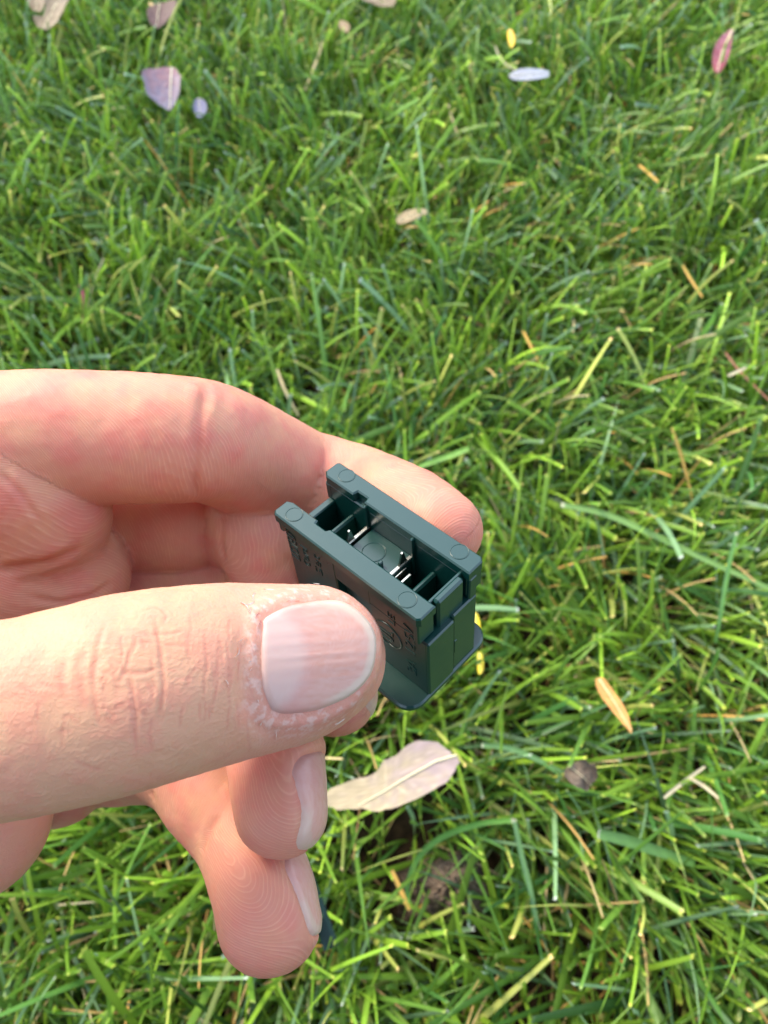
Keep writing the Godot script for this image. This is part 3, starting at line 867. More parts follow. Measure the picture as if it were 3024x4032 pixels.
	for i in verts.size():
		var p := verts[i]
		var nrm := norms[i]
		field(p, vact[i])
		var c := near_chain
		who[i] = 0 if c == 0 or c == 11 else 1
		# place along and across the finger, blended over its neighbouring bones so that it never jumps
		var axis := ch_axis[c]
		var q0 := p + axis * (axis.dot(p) * ch_m[c])
		var best_d := ch_d[c] / ch_f[c]
		var sum_w := 0.0
		var s := 0.0
		var lat := 0.0
		var high := 0.0
		for k in vact[i]:
			if seg_chain[k] != c:
				continue
			var rel0 := q0 - seg_a[k]
			var t := clampf(rel0.dot(seg_ab[k]) * seg_inv[k], 0.0, 1.0)
			var over := (rel0 - seg_ab[k] * t).length() - seg_r[k] - seg_dr[k] * t - best_d
			if over > 7.0:
				continue
			var w := exp(-over * 0.9)
			var across0 := seg_ab[k].cross(axis).normalized()
			var beyond := 0.0
			if k + 1 >= seg_chain.size() or seg_chain[k + 1] != c:
				beyond = maxf(rel0.dot(seg_ab[k]) * seg_inv[k] - 1.0, 0.0) * seg_len[k]
			s += w * (seg_s[k] + t * seg_len[k] + beyond)
			high += w * (p - seg_mid[k] - seg_ab[k].normalized() * (p - seg_mid[k]).dot(seg_ab[k].normalized())).dot(axis)
			lat += w * (p - seg_mid[k]).dot(across0)
			sum_w += w
		s /= sum_w
		lat /= sum_w
		high /= sum_w
		var wob := noise.get_noise_3dv(p * 0.16)
		var wob2 := noise.get_noise_3dv(p * 0.16 + Vector3(40, 7, 3))
		var fingernoise := noise.get_noise_3dv(p * 0.9)
		var disp := 0.0
		var red := 0.0
		for k in crease_mid.size():
			if p.distance_squared_to(crease_mid[k]) > crease_rad[k] * crease_rad[k]:
				continue
			var pts: Array = creases[k][2]
			var best := 1e9
			var along := 0.0
			for e in pts.size() - 1:
				var q := Geometry3D.get_closest_point_to_segment(p, pts[e], pts[e + 1])
				var dd := q.distance_to(p)
				if dd < best:
					best = dd
					along = (e + q.distance_to(pts[e]) / maxf(pts[e].distance_to(pts[e + 1]), 0.01)) / (pts.size() - 1)
			var w: float = creases[k][0]
			var ends := smoothstep(0.0, 0.15, along) * smoothstep(1.0, 0.85, along)
			var cut := exp(-best * best / (w * w)) * (0.3 + 0.7 * ends)
			var bulge := exp(-pow((best - 2.2 * w) / w, 2.0)) * ends * 0.35
			disp -= creases[k][1] * (cut - bulge)
			red = maxf(red, cut * (1.0 if best < w * 1.5 else 0.0))
		var dryness := 0.0
		var plate := 0.0
		for k in nail_o.size():
			var q := p - nail_o[k]
			if q.length_squared() > 260.0 or nrm.dot(nail_n[k]) < 0.05:
				continue
			var flat := Vector2(q.dot(nail_x[k]), q.dot(nail_y[k]))
			var e := nail_edge(k, flat)
			var tip := smoothstep(0.35, 0.75, (flat.x - nail_c[k].x) / 9.0)
			var ok := smoothstep(0.05, 0.3, nrm.dot(nail_n[k]))
			if k == 0:  # the flesh carries the nail plate
				plate += (nail_high(flat - nail_c[0]) - 0.3 - q.dot(nail_n[0])) * smoothstep(3.6, -0.2, e)
			else:
				disp -= 0.5 * smoothstep(0.35, -0.5, e) * ok
			disp += 0.27 * exp(-pow((e - 0.75) / 0.75, 2.0)) * (1.0 - tip * 0.8) * ok
			if k == 0:
				dryness = maxf(dryness, exp(-pow((e - 0.7) / (0.8 + 1.1 * smoothstep(0.0, 6.0, -flat.y * signf(nail_y[0].z) * -1.0)), 2.0)) * (1.0 - tip * 0.6))
		disp += wob * 0.12 + (noise.get_noise_3dv(p * 0.42)) * 0.05
		moved[i] = p + nrm * disp + nail_n[0] * plate
		# colour: tanned on the back of the thumb, pinker on the palm side
		var skin := Color(0.53, 0.292, 0.182)
		if who[i] == 1:
			skin = Color(0.55, 0.278, 0.195)
			skin = skin.lerp(Color(0.56, 0.22, 0.17), clampf(0.25 + wob * 1.7, 0.0, 0.95))
			skin = skin.lerp(Color(0.585, 0.335, 0.205), clampf(wob2 * 1.2, 0.0, 0.6))
			if c < FINGERS:
				skin = skin.lerp(Color(0.59, 0.24, 0.18), 0.45 * smoothstep(12.0, 3.0, ch_end[c] - s))
		else:
			skin = skin.lerp(Color(0.555, 0.24, 0.165), clampf(0.15 + wob * 1.5 + fingernoise * 0.35, 0.0, 0.6))
			skin = skin.lerp(Color(0.57, 0.245, 0.185), 0.55 * smoothstep(20.0, 9.0, ch_end[0] - s))
		skin = skin.lerp(Color(0.46, 0.16, 0.115), red * (0.42 if who[i] == 0 else 0.3))
		if dryness > 0.05:
			var flake := noise.get_noise_3dv(p * 0.8) * 0.8 + noise.get_noise_3dv(p * 1.9 + Vector3(9, 9, 9)) * 0.3
			skin = skin.lerp(Color(0.54, 0.22, 0.20), dryness * 0.3)
			skin = skin.lerp(Color(0.66, 0.55, 0.50), clampf((flake - 0.05) * 3.0, 0.0, 0.36) * dryness)
		col[i] = skin
		if who[i] == 0:
			uv[i] = Vector2(s / 22.0, lat / 22.0) + Vector2(wob, wob2) * 0.02
		else:
			var phase := 0.0
			var across := 0.0
			var left := ch_end[c] - s
			if c < FINGERS:
				# bars across the finger that turn into loops round the pad of its tip
				var round_way := Vector2(lat, high).length() * atan2(lat, high)
				var rel := Vector2(round_way, minf(left - 5.0, 0.0) - 1.2 * exp(-absf(left - 5.0) * 0.8))
				var drift := soft.get_noise_3dv(p * 0.05)
				var loops := Vector2(rel.x + 6.5, rel.y).length() + drift * 2.0
				var bars := s + round_way * round_way * 0.03 - round_way * 0.2 + drift * 2.2
				var k := smoothstep(19.0, 11.0, left)
				phase = lerpf(bars - ch_end[c], loops, k)
				across = lerpf(lat, left, k)
			else:
				phase = p.dot(Vector3(0.35, 0.6, -0.72)) + lat * 0.2 + soft.get_noise_3dv(p * 0.05) * 3.5
				across = p.x
			uv[i] = Vector2(phase / 2.75, across / 16.0)

	var root := thing("person", "person reaching in with a bare left hand, pinching a dark green plug", "person", Vector3(0, 0, 0))
	var origin: Vector3 = verts[0] * 0.0 + Vector3(-60, 200, -80)
	root.position = origin * 0.001
	var nn := smooth_normals(moved, idx)
	var agree := 0.0
	for i in range(0, moved.size(), 50):
		agree += nn[i].dot(norms[i])
	if agree < 0.0:
		turn_over(idx)
		nn = smooth_normals(moved, idx)
	for i in moved.size():
		moved[i] = (moved[i] - origin) * 0.001
	var mesh := ArrayMesh.new()
	for kind in 2:
		var remap := PackedInt32Array()
		remap.resize(moved.size())
		remap.fill(-1)
		var a := PackedVector3Array()
		var b := PackedVector3Array()
		var cc := PackedColorArray()
		var u := PackedVector2Array()
		var ii := PackedInt32Array()
		for t in range(0, idx.size(), 3):
			var owner := 1 if who[idx[t]] + who[idx[t + 1]] + who[idx[t + 2]] > 1 else 0
			if owner != kind:
				continue
			for e in 3:
				var o := idx[t + e]
				if remap[o] < 0:
					remap[o] = a.size()
					a.append(moved[o])
					b.append(nn[o])
					cc.append(col[o])
					u.append(uv[o])
				ii.append(remap[o])
		var arr := []
		arr.resize(Mesh.ARRAY_MAX)
		arr[Mesh.ARRAY_VERTEX] = a
		arr[Mesh.ARRAY_NORMAL] = b
		arr[Mesh.ARRAY_COLOR] = cc
		arr[Mesh.ARRAY_TEX_UV] = u
		arr[Mesh.ARRAY_INDEX] = ii
		mesh.add_surface_from_arrays(Mesh.PRIMITIVE_TRIANGLES, arr)
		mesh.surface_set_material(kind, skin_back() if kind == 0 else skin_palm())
	var body := MeshInstance3D.new()
	body.name = "skin"
	body.mesh = mesh
	root.add_child(body, true)
	for k in nail_o.size():
		build_nail(k, root, origin)


func skin_base() -> StandardMaterial3D:
	var m := tinted(0.52, 0.36)
	m.subsurf_scatter_enabled = true
	m.subsurf_scatter_strength = 0.2
	m.heightmap_enabled = true
	return m


# the back of the thumb: fine polygons of skin lines
func skin_back() -> StandardMaterial3D:
	var m := skin_base()
	var f := FastNoiseLite.new()
	f.seed = 17
	f.noise_type = FastNoiseLite.TYPE_CELLULAR
	f.cellular_return_type = FastNoiseLite.RETURN_DISTANCE2_SUB
	f.frequency = 0.045
	f.domain_warp_enabled = true
	f.domain_warp_amplitude = 14.0
	f.domain_warp_frequency = 0.02
	var t := NoiseTexture2D.new()
	t.noise = f
	t.width = 1024
	t.height = 1024
	t.seamless = true
	t.seamless_blend_skirt = 0.2
	m.heightmap_texture = t
	m.heightmap_scale = 0.0055
	return m


# the palm side: friction ridges, eight to a tile, wavering and broken by pores
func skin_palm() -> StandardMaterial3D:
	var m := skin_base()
	var w := 512
	var high := PackedByteArray()
	high.resize(w * w)
	var tone := PackedByteArray()
	tone.resize(w * w * 3)
	for y in w:
		var b := TAU * y / w
		for x in w:
			var a := TAU * x / w
			var wave := 0.5 * sin(b + 0.6 * sin(a)) + 0.22 * sin(b * 3.0 + a * 2.0 + 1.3) + 0.1 * sin(b * 7.0 - a * 3.0)
			var ridge := 0.5 + 0.5 * cos(a * 8.0 + wave)
			var strength := clampf(0.75 + 0.35 * sin(a * 2.0 + b * 3.0) + 0.3 * sin(b * 7.0 - a * 3.0 + 2.0), 0.25, 1.0)
			var pore := 0.5 + 0.5 * cos(b * 34.0 + 3.0 * sin(a * 8.0 * 0.5))
			var hgt := pow(ridge, 0.7) * strength - 0.25 * pow(ridge, 3.0) * pow(pore, 6.0)
			high[y * w + x] = int(clampf(hgt, 0.0, 1.0) * 255.0)
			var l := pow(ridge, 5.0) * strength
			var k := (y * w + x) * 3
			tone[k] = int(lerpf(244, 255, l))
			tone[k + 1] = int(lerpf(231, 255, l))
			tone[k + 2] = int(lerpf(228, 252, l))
	m.heightmap_texture = ImageTexture.create_from_image(Image.create_from_data(w, w, false, Image.FORMAT_L8, high))
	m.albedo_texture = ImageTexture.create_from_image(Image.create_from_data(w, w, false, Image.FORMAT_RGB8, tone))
	m.heightmap_scale = 0.0024
	return m


func build_nail(k: int, root: Node3D, origin: Vector3) -> void:
	var v := PackedVector3Array()
	var c := PackedColorArray()
	var uv := PackedVector2Array()
	var idx := PackedInt32Array()
	var rings := 22
	var act := PackedInt32Array()
	for i in all_act:
		if seg_mid[i].distance_to(nail_o[k]) < seg_rad[i] + 14.0:
			act.append(i)
	var reach := 0.0
	var back := 0.0
	for i in 96:
		reach = maxf(reach, nail_ring[k][i] * cos(TAU * i / 96.0))
		back = minf(back, nail_ring[k][i] * cos(TAU * i / 96.0))
	for r in rings + 1:
		for i in 96:
			var f := float(r) / rings
			var ang := TAU * i / 96.0
			var q := Vector2.from_angle(ang) * nail_ring[k][i] * f
			var flat := q + nail_c[k]
			var p := nail_o[k] + nail_x[k] * flat.x + nail_y[k] * flat.y + nail_n[k] * 5.0
			if k == 0:
				p += nail_n[k] * (nail_high(q) - 5.0)
			else:
				for step in 14:
					p -= nail_n[k] * field(p, act) * 0.9
			var edge := nail_ring[k][i] * (1.0 - f)
			var tip := smoothstep(0.2, 0.75, q.x / reach)
			var lift := 0.02 - (1.0 - tip) * 0.35 * smoothstep(0.6, 0.0, edge) + tip * 0.12
			if r == rings:
				lift -= 0.45
			p += nail_n[k] * (lift + 0.03 * sin(flat.y * 5.0 + noise.get_noise_1d(flat.y) * 3.0) * 0.5)
			v.append((p - origin) * 0.001)
			uv.append(flat / 12.0)
			# pink bed, pale half moon, whitish free edge
			var bed := Color(0.51, 0.255, 0.20).lerp(Color(0.54, 0.315, 0.265), clampf(0.5 + noise.get_noise_2d(flat.x * 0.5, flat.y * 2.2) * 0.9, 0.0, 1.0))
			bed = bed.lerp(Color(0.50, 0.22, 0.21), smoothstep(0.15, -0.1, (q.x - back) / (reach - back) - 0.35) * 0.4)
			if k == 0:
				var moon := Vector2((q.x - back + 2.2) / 7.0, (q.y - 0.2) / 6.6).length() + noise.get_noise_2dv(flat) * 0.02
				bed = bed.lerp(Color(0.53, 0.395, 0.355), smoothstep(1.12, 0.86, moon) * 0.62)
			var free := smoothstep(1.4, 0.9, edge + noise.get_noise_1d(ang * 3.0) * 0.15) * smoothstep(-0.1, 0.35, q.x / reach)
			bed = bed.lerp(Color(0.51, 0.41, 0.32), free * (0.75 if k == 0 else 0.5))
			bed = bed.lerp(Color(0.60, 0.50, 0.45), smoothstep(0.3, 0.05, edge) * (1.0 - tip) * 0.4)
			c.append(bed)
	for r in rings:
		for i in 96:
			var a := r * 96 + i
			var b := r * 96 + (i + 1) % 96
			idx.append_array([a, b + 96, b, a, a + 96, b + 96])
	var n := smooth_normals(v, idx)
	if n[96 * 6].dot(nail_n[k]) < 0.0:
		turn_over(idx)
		n = smooth_normals(v, idx)
	for i in 96:
		n[i] = nail_n[k]
	var m := tinted(0.28, 0.45)
	m.subsurf_scatter_enabled = true
	m.subsurf_scatter_strength = 0.08
	part("fingernail", array_mesh(v, n, c, idx, uv), m, root)
	if k == 0:
		build_flakes(k, root, origin, act)


# The one who holds the plug kneels behind the camera: jacket, trousers, head.
func build_clothes() -> void:
	var root := get_node("person")
	var bones := {
		"jacket": [[Vector3(0, 0.36, 0.52), 0.165, Vector3(0, 0.55, 0.40), 0.16], [Vector3(0, 0.55, 0.40), 0.165, Vector3(0, 0.72, 0.27), 0.165], [Vector3(-0.17, 0.75, 0.24), 0.085, Vector3(0.17, 0.75, 0.24), 0.085],
			[Vector3(-0.19, 0.74, 0.24), 0.075, Vector3(-0.38, 0.48, 0.16), 0.06], [Vector3(-0.38, 0.48, 0.16), 0.06, Vector3(-0.25, 0.25, 0.0), 0.045],
			[Vector3(0.19, 0.74, 0.24), 0.075, Vector3(0.34, 0.50, 0.20), 0.06], [Vector3(0.34, 0.50, 0.20), 0.06, Vector3(0.20, 0.36, 0.12), 0.045]],
		"trousers": [[Vector3(-0.08, 0.32, 0.52), 0.14, Vector3(0.08, 0.32, 0.52), 0.14], [Vector3(-0.10, 0.30, 0.50), 0.105, Vector3(-0.17, 0.10, 0.20), 0.07], [Vector3(0.10, 0.30, 0.50), 0.105, Vector3(0.17, 0.10, 0.20), 0.07],
			[Vector3(-0.17, 0.08, 0.20), 0.07, Vector3(-0.14, 0.07, 0.62), 0.05], [Vector3(0.17, 0.08, 0.20), 0.07, Vector3(0.14, 0.07, 0.62), 0.05]],
		"head": [[Vector3(0, 0.77, 0.21), 0.06, Vector3(0, 0.84, 0.15), 0.055], [Vector3(0, 0.90, 0.10), 0.085, Vector3(0, 0.95, 0.14), 0.09], [Vector3(0, 0.86, 0.07), 0.045, Vector3(0, 0.88, 0.09), 0.07]],
	}
	var looks := {"jacket": mat(Color(0.035, 0.03, 0.028), 0.9, 0.2), "trousers": mat(Color(0.03, 0.035, 0.05), 0.9, 0.2), "head": mat(Color(0.45, 0.26, 0.18), 0.6, 0.4)}
	for called in bones:
		var st := begin()
		blob(st, bones[called], 0.016, root.position)
		st.generate_normals()
		part(called, st.commit(), looks[called], root)


# one skin over a set of tapering bones (metres)
func blob(st: SurfaceTool, bones: Array, h: float, origin: Vector3) -> void:
	var lo := Vector3.INF
	var hi := -Vector3.INF
	for b in bones:
		for e in [0, 2]:
			lo = lo.min(b[e] - Vector3.ONE * (b[e + 1] + h * 2.0))
			hi = hi.max(b[e] + Vector3.ONE * (b[e + 1] + h * 2.0))
	var n := Vector3i(((hi - lo) / h).ceil()) + Vector3i.ONE
	var val := PackedFloat32Array()
	val.resize(n.x * n.y * n.z)
	for z in n.z:
		for y in n.y:
			for x in n.x:
				var p := lo + Vector3(x, y, z) * h
				var d := 1e3
				for b in bones:
					var ab: Vector3 = b[2] - b[0]
					var t := clampf((p - b[0]).dot(ab) / ab.length_squared(), 0.0, 1.0)
					d = smin(d, p.distance_to(b[0] + ab * t) - lerpf(b[1], b[3], t), 0.05)
				val[x + n.x * (y + n.y * z)] = d
	var step := [1, n.x, n.x * n.y]
	var cell := {}
	var spot := func(at: int) -> Vector3:
		if not cell.has(at):
			var sum := Vector3.ZERO
			var cnt := 0
			for a in 8:
				for axis in 3:
					if a >> axis & 1:
						continue
					var i: int = at + (a & 1) * step[0] + (a >> 1 & 1) * step[1] + (a >> 2 & 1) * step[2]
					var va := val[i]
					var vb: float = val[i + step[axis]]
					if (va < 0.0) != (vb < 0.0):
						var q := Vector3(a & 1, a >> 1 & 1, a >> 2 & 1)
						q[axis] = va / (va - vb)
						sum += q
						cnt += 1
			cell[at] = lo + (Vector3(at % n.x, (at / n.x) % n.y, at / (n.x * n.y)) + sum / maxi(cnt, 1)) * h - origin
		return cell[at]
	st.set_smooth_group(0)
	for z in range(1, n.z - 1):
		for y in range(1, n.y - 1):
			for x in range(1, n.x - 1):
				var at := x + n.x * (y + n.y * z)
				for axis in 3:
					var va := val[at]
					var vb: float = val[at + step[axis]]
					if (va < 0.0) == (vb < 0.0):
						continue
					var u: int = step[(axis + 1) % 3]
					var w: int = step[(axis + 2) % 3]
					var q: Array[Vector3] = [spot.call(at), spot.call(at - u), spot.call(at - u - w), spot.call(at - w)]
					var order := [0, 2, 1, 0, 3, 2] if va < 0.0 else [0, 1, 2, 0, 2, 3]
					for k in order:
						st.add_vertex(q[k])


# small curls of dry skin round the thumb nail, too many to tell apart
func build_flakes(k: int, root: Node3D, origin: Vector3, act: PackedInt32Array) -> void:
	var v := PackedVector3Array()
	var idx := PackedInt32Array()
	for i in 26:
		var ang := rng.randf_range(1.3, 5.3)
		if rng.randf() < 0.45:
			ang = rng.randf_range(1.2, 2.6) * (1.0 if nail_y[k].z < 0.0 else -1.0)
		var spread := 0.25 + absf(rng.randfn(0.0, 1.1))
		var j := int(fposmod(ang / TAU * 96.0, 96.0))
		var q := Vector2.from_angle(ang) * (nail_ring[k][j] + spread) + nail_c[k]
		var way := Vector2.from_angle(ang + PI / 2 + rng.randfn(0.0, 0.7))
		var w := rng.randf_range(0.03, 0.08)
		var l := rng.randf_range(0.3, 1.3)
		var bow := rng.randfn(0.0, 0.5)
		var first := v.size()
		for t in 5:
			var along := (t / 4.0 - 0.5) * l
			var mid := q + way * along + way.orthogonal() * bow * along * along
			for s in [-1.0, 1.0]:
				var f: Vector2 = mid + way.orthogonal() * w * s * (1.0 - absf(t / 2.0 - 1.0) * 0.7)
				var p := nail_o[k] + nail_x[k] * f.x + nail_y[k] * f.y + nail_n[k] * 4.0
				for step in 12:
					p -= nail_n[k] * field(p, act) * 0.9
				var at := p - nail_o[k]
				p += nail_n[k] * (nail_high(Vector2(at.dot(nail_x[k]), at.dot(nail_y[k])) - nail_c[k]) - 0.3 - at.dot(nail_n[k])) * smoothstep(3.6, -0.2, nail_edge(k, f))
				var rim := 0.27 * exp(-pow((nail_edge(k, f) - 0.75) / 0.75, 2.0))
				v.append((p + nail_n[k] * (rim + 0.05 + (0.12 if s > 0.0 else 0.0)) - origin) * 0.001)
		for t in 4:
			var a := first + t * 2
			idx.append_array([a, a + 1, a + 3, a, a + 3, a + 2])
	var n := smooth_normals(v, idx)
	for t in range(0, idx.size(), 3):
		if (v[idx[t + 2]] - v[idx[t]]).cross(v[idx[t + 1]] - v[idx[t]]).dot(nail_n[k]) < 0.0:
			var sw := idx[t]
			idx[t] = idx[t + 1]
			idx[t + 1] = sw
	n = smooth_normals(v, idx)
	var o := part("dry_skin", array_mesh(v, n, PackedColorArray(), idx), mat(Color(0.66, 0.55, 0.50), 0.6, 0.5), root)
	o.set_meta("kind", "stuff")


# ---------------------------------------------------------------- the plug

func build_plug() -> void:
	var root := thing("fuse_plug", "dark green plastic plug housing with open fuse compartment, held in the fingers", "plug", Vector3.ZERO)
	root.transform = Transform3D(Vector3(0.62821, 0.15255, 0.58222), Vector3(0.59938, -0.08204, -0.62523), Vector3(-0.05472, 0.85258, -0.16434), Vector3(-0.014299, 0.215002, -0.049126))
	var green := mat(Color(0.002, 0.033, 0.028), 0.27, 0.60)
	var worn := NoiseTexture2D.new()
	var wear := FastNoiseLite.new()
	wear.seed = 31
	wear.frequency = 0.02
	wear.fractal_octaves = 6
	worn.noise = wear
	worn.width = 512
	worn.height = 512
	worn.seamless = true
	var span := Gradient.new()
	span.set_color(0, Color(0.88, 0.88, 0.88))
	span.set_color(1, Color(1, 1, 1))
	worn.color_ramp = span
	green.roughness_texture = worn
	green.roughness = 0.31
	green.uv1_triplanar = true
	green.uv1_scale = Vector3.ONE * 45.0
	var metal := mat(Color(0.62, 0.58, 0.50), 0.25)
	metal.metallic = 1.0

	var st := begin()
	var v := func(pts: Array) -> Array: return pts.map(func(p): return Vector2(p[0], p[1]))
	prism(st, v.call([[0.5, 0], [28.4, 0], [28.9, 0.5], [28.9, 3.35], [9.0, 3.35], [8.6, 2.75], [6.5, 2.75], [6.3, 3.35], [1.0, 3.35], [0, 2.9], [0, 0.5]]), -1.9, 0.0, 0.22)
	part("rail", st.commit(), green, root)
	st = begin()
	prism(st, v.call([[0.3, 13.6], [28.3, 13.6], [28.9, 13.0], [28.9, 10.2], [9.0, 10.2], [8.8, 11.1], [6.8, 11.1], [6.6, 10.2], [0.8, 10.2], [0, 10.9], [0, 13.2]]), -1.9, 0.0, 0.22)
	part("rail", st.commit(), green, root)
	# walls under the rails
	st = begin()
	box(st, Vector3(0.5, 1.05, -20.9), Vector3(11.3, 3.3, -1.75), 0.2)
	box(st, Vector3(18.3, 1.05, -20.9), Vector3(29.1, 3.3, -6.9), 0.2)
	box(st, Vector3(18.3, 1.052, -7.0), Vector3(27.3, 3.298, -1.75), 0.1)
	box(st, Vector3(11.2, 1.054, -7.5), Vector3(18.4, 3.296, -1.76), 0.1)
	box(st, Vector3(11.2, 2.6, -20.8), Vector3(18.4, 3.294, -7.3), 0.1)
	part("wall", st.commit(), green, root)
	st = begin()
	box(st, Vector3(0.5, 10.3, -20.9), Vector3(29.0, 11.9, -1.75), 0.2)
	part("wall", st.commit(), green, root)
	st = begin()
	box(st, Vector3(0.6, 3.2, -20.85), Vector3(1.9, 10.4, -5.0), 0.2)
	part("end_wall", st.commit(), green, root)
	st = begin()
	box(st, Vector3(27.2, 1.1, -20.95), Vector3(29.4, 6.7, -6.8), 0.25)
	box(st, Vector3(27.2, 6.68, -20.93), Vector3(29.12, 11.85, -6.2), 0.25)
	part("end_wall", st.commit(), green, root)
	st = begin()
	box(st, Vector3(27.5, 0.12, -6.3), Vector3(28.6, 3.34, -1.6), 0.2)
	part("rail_end", st.commit(), green, root)
	st = begin()
	box(st, Vector3(27.5, 10.22, -5.7), Vector3(28.6, 13.45, -1.6), 0.2)
	part("rail_end", st.commit(), green, root)
	st = begin()
	box(st, Vector3(27.45, 4.2, -8.0), Vector3(28.62, 9.55, -0.7), 0.35)
	part("end_tab", st.commit(), green, root)
	st = begin()
	box(st, Vector3(27.15, 3.25, -8.0), Vector3(27.6, 10.3, -0.9), 0.1)
	part("slot_back", st.commit(), green, root)
	# left end posts
	st = begin()
	box(st, Vector3(0.1, 10.25, -5.4), Vector3(1.5, 13.4, -1.7), 0.3)
	part("rail_end", st.commit(), green, root)
	st = begin()
	box(st, Vector3(0.25, 0.35, -4.2), Vector3(1.5, 3.3, -1.7), 0.3)
	part("rail_end", st.commit(), green, root)
	# inside
	st = begin()
	box(st, Vector3(10.0, 3.2, -20.7), Vector3(18.4, 10.4, -5.5), 0.15)
	part("fuse_bed", st.commit(), green, root)
	st = begin()
	box(st, Vector3(1.0, 3.2, -20.7), Vector3(10.1, 10.4, -15.0), 0.1)
	box(st, Vector3(18.3, 3.2, -20.7), Vector3(28.0, 10.4, -15.0), 0.1)
	part("well_floor", st.commit(), green, root)
	for q in [5.85, 22.5]:
		st = begin()
		box(st, Vector3(q - 0.45, 3.2, -15.2), Vector3(q + 0.45, 10.4, -5.3), 0.3)
		part("cross_rib", st.commit(), green, root)
	for q in [9.25, 18.65]:
		st = begin()
		box(st, Vector3(q - 0.3, 9.75, -9.0), Vector3(q + 0.3, 10.6, -0.6), 0.18)
		part("rib", st.commit(), green, root)
	st = begin()
	box(st, Vector3(9.1, 3.2, -8.0), Vector3(9.75, 3.75, -0.7), 0.18)
	part("rib", st.commit(), green, root)
	st = begin()
	box(st, Vector3(15.6, 5.6, -5.6), Vector3(16.2, 6.4, -4.4), 0.15)
	part("peg", st.commit(), green, root)
	# ejector marks
	for q in [[2.95, 1.78, 0.0, 1.25], [25.45, 1.62, 0.0, 1.25], [3.25, 12.25, 0.0, 1.25], [25.5, 12.2, 0.0, 1.25], [13.3, 7.2, -5.5, 1.75]]:
		var disc := SurfaceTool.new()
		disc.begin(Mesh.PRIMITIVE_TRIANGLES)
		var ring := 40
		for i in ring:
			var a := Vector3(cos(TAU * i / ring), sin(TAU * i / ring), 0)
			var b := Vector3(cos(TAU * (i + 1) / ring), sin(TAU * (i + 1) / ring), 0)
			var o := Vector3(q[0], q[1], q[2] - 0.01)
			var r: float = q[3]
			var up := Vector3(0, 0, 0.05)
			face(disc, (o + up) * 0.001, (o + up + a * r * 0.95) * 0.001, (o + up + b * r * 0.95) * 0.001, Vector3(0, 0, 1))
			quad(disc, (o + up + a * r * 0.95) * 0.001, (o + up + b * r * 0.95) * 0.001, (o + b * r) * 0.001, (o + a * r) * 0.001, a + b)
		var mark := part("mould_mark", disc.commit(), green, root)
		var lip := TorusMesh.new()
		lip.inner_radius = q[3] * 0.001 - 0.00004
		lip.outer_radius = q[3] * 0.001 + 0.00010
		lip.rings = 40
		lip.ring_segments = 6
		var edge := part("mould_lip", lip, green, mark)
		edge.position = Vector3(q[0], q[1], q[2] + 0.01) * 0.001
		edge.rotation.x = PI / 2
	# foot flange
	st = begin()
	var foot: Array = []
	for q in [[26.4, -0.2, -PI / 2], [26.4, 12.6, 0.0], [1.6, 12.6, PI / 2], [1.6, -0.2, PI]]:
		for i in 9:
			var a: float = q[2] + PI / 2 * i / 8.0
			foot.append(Vector2(q[0], q[1]) + Vector2.from_angle(a) * 3.0)
	prism(st, foot, -22.1, -20.85, 0.3)
	part("flange", st.commit(), green, root)
	# seam and scar on the end face
	st = begin()
	box(st, Vector3(28.9, 6.9, -16.2), Vector3(29.22, 7.5, -12.9), 0.1)
	part("moulding_scar", st.commit(), green, root)
	# metal contacts
	for q in [[9.35, -1.0], [18.05, 1.0]]:
		st = begin()
		box(st, Vector3(q[0] - 0.3, 3.4, -9.0), Vector3(q[0] + 0.3, 10.2, -5.25), 0.08)
		var tip: float = 6.3 if q[1] < 0.0 else 8.4
		var blade_side := [[-0.9, -5.3], [0.9, -5.3], [0.55, -4.4], [0.32, -3.2], [0.1, -2.75], [-0.15, -2.9], [-0.4, -3.8], [-0.7, -4.6]]
		for i in blade_side.size():
			var p0: Array = blade_side[i]
			var p1: Array = blade_side[(i + 1) % blade_side.size()]
			var at := func(p: Array, x: float) -> Vector3: return Vector3(q[0] + x, tip + p[0], p[1]) * 0.001
			quad(st, at.call(p0, -0.14), at.call(p1, -0.14), at.call(p1, 0.14), at.call(p0, 0.14), Vector3(0, p1[1] - p0[1], p0[0] - p1[0]))
			for x in [-0.14, 0.14]:
				face(st, at.call([0.0, -4.3], x), at.call(p0, x), at.call(p1, x), Vector3(x, 0, 0))
		part("metal_contact", st.commit(), metal, root)
	st = begin()
	box(st, Vector3(18.8, 5.6, -8.0), Vector3(19.0, 8.2, -5.4), 0.05)
	box(st, Vector3(19.9, 5.4, -8.0), Vector3(20.3, 7.8, -5.45), 0.05)
	part("metal_contact", st.commit(), metal, root)
	# raised lettering on the front wall, reading upwards
	letter(root, green, "LISTED", 2.0, Vector3(2.85, 1.05, -4.4), 6.2, true)
	letter(root, green, "Cord", 1.5, Vector3(5.3, 1.05, -5.6), 4.6, true)
	letter(root, green, "Set", 1.5, Vector3(8.1, 1.05, -5.2), 4.6, true)
	letter(root, green, "3A  125V", 1.9, Vector3(26.9, 1.05, -5.4), 12.6, true)
	letter(root, green, "UL", 2.6, Vector3(22.6, 1.05, -10.6), 3.0, true)
	letter(root, green, "LE", 1.3, Vector3(23.2, 1.05, -5.6), 2.4, true)
	var torus := TorusMesh.new()
	torus.inner_radius = 0.0025
	torus.outer_radius = 0.0028
	torus.rings = 40
	torus.ring_segments = 6
	var o := part("emblem_ring", torus, green, root)
	o.position = Vector3(21.6, 1.05, -12.0) * 0.001


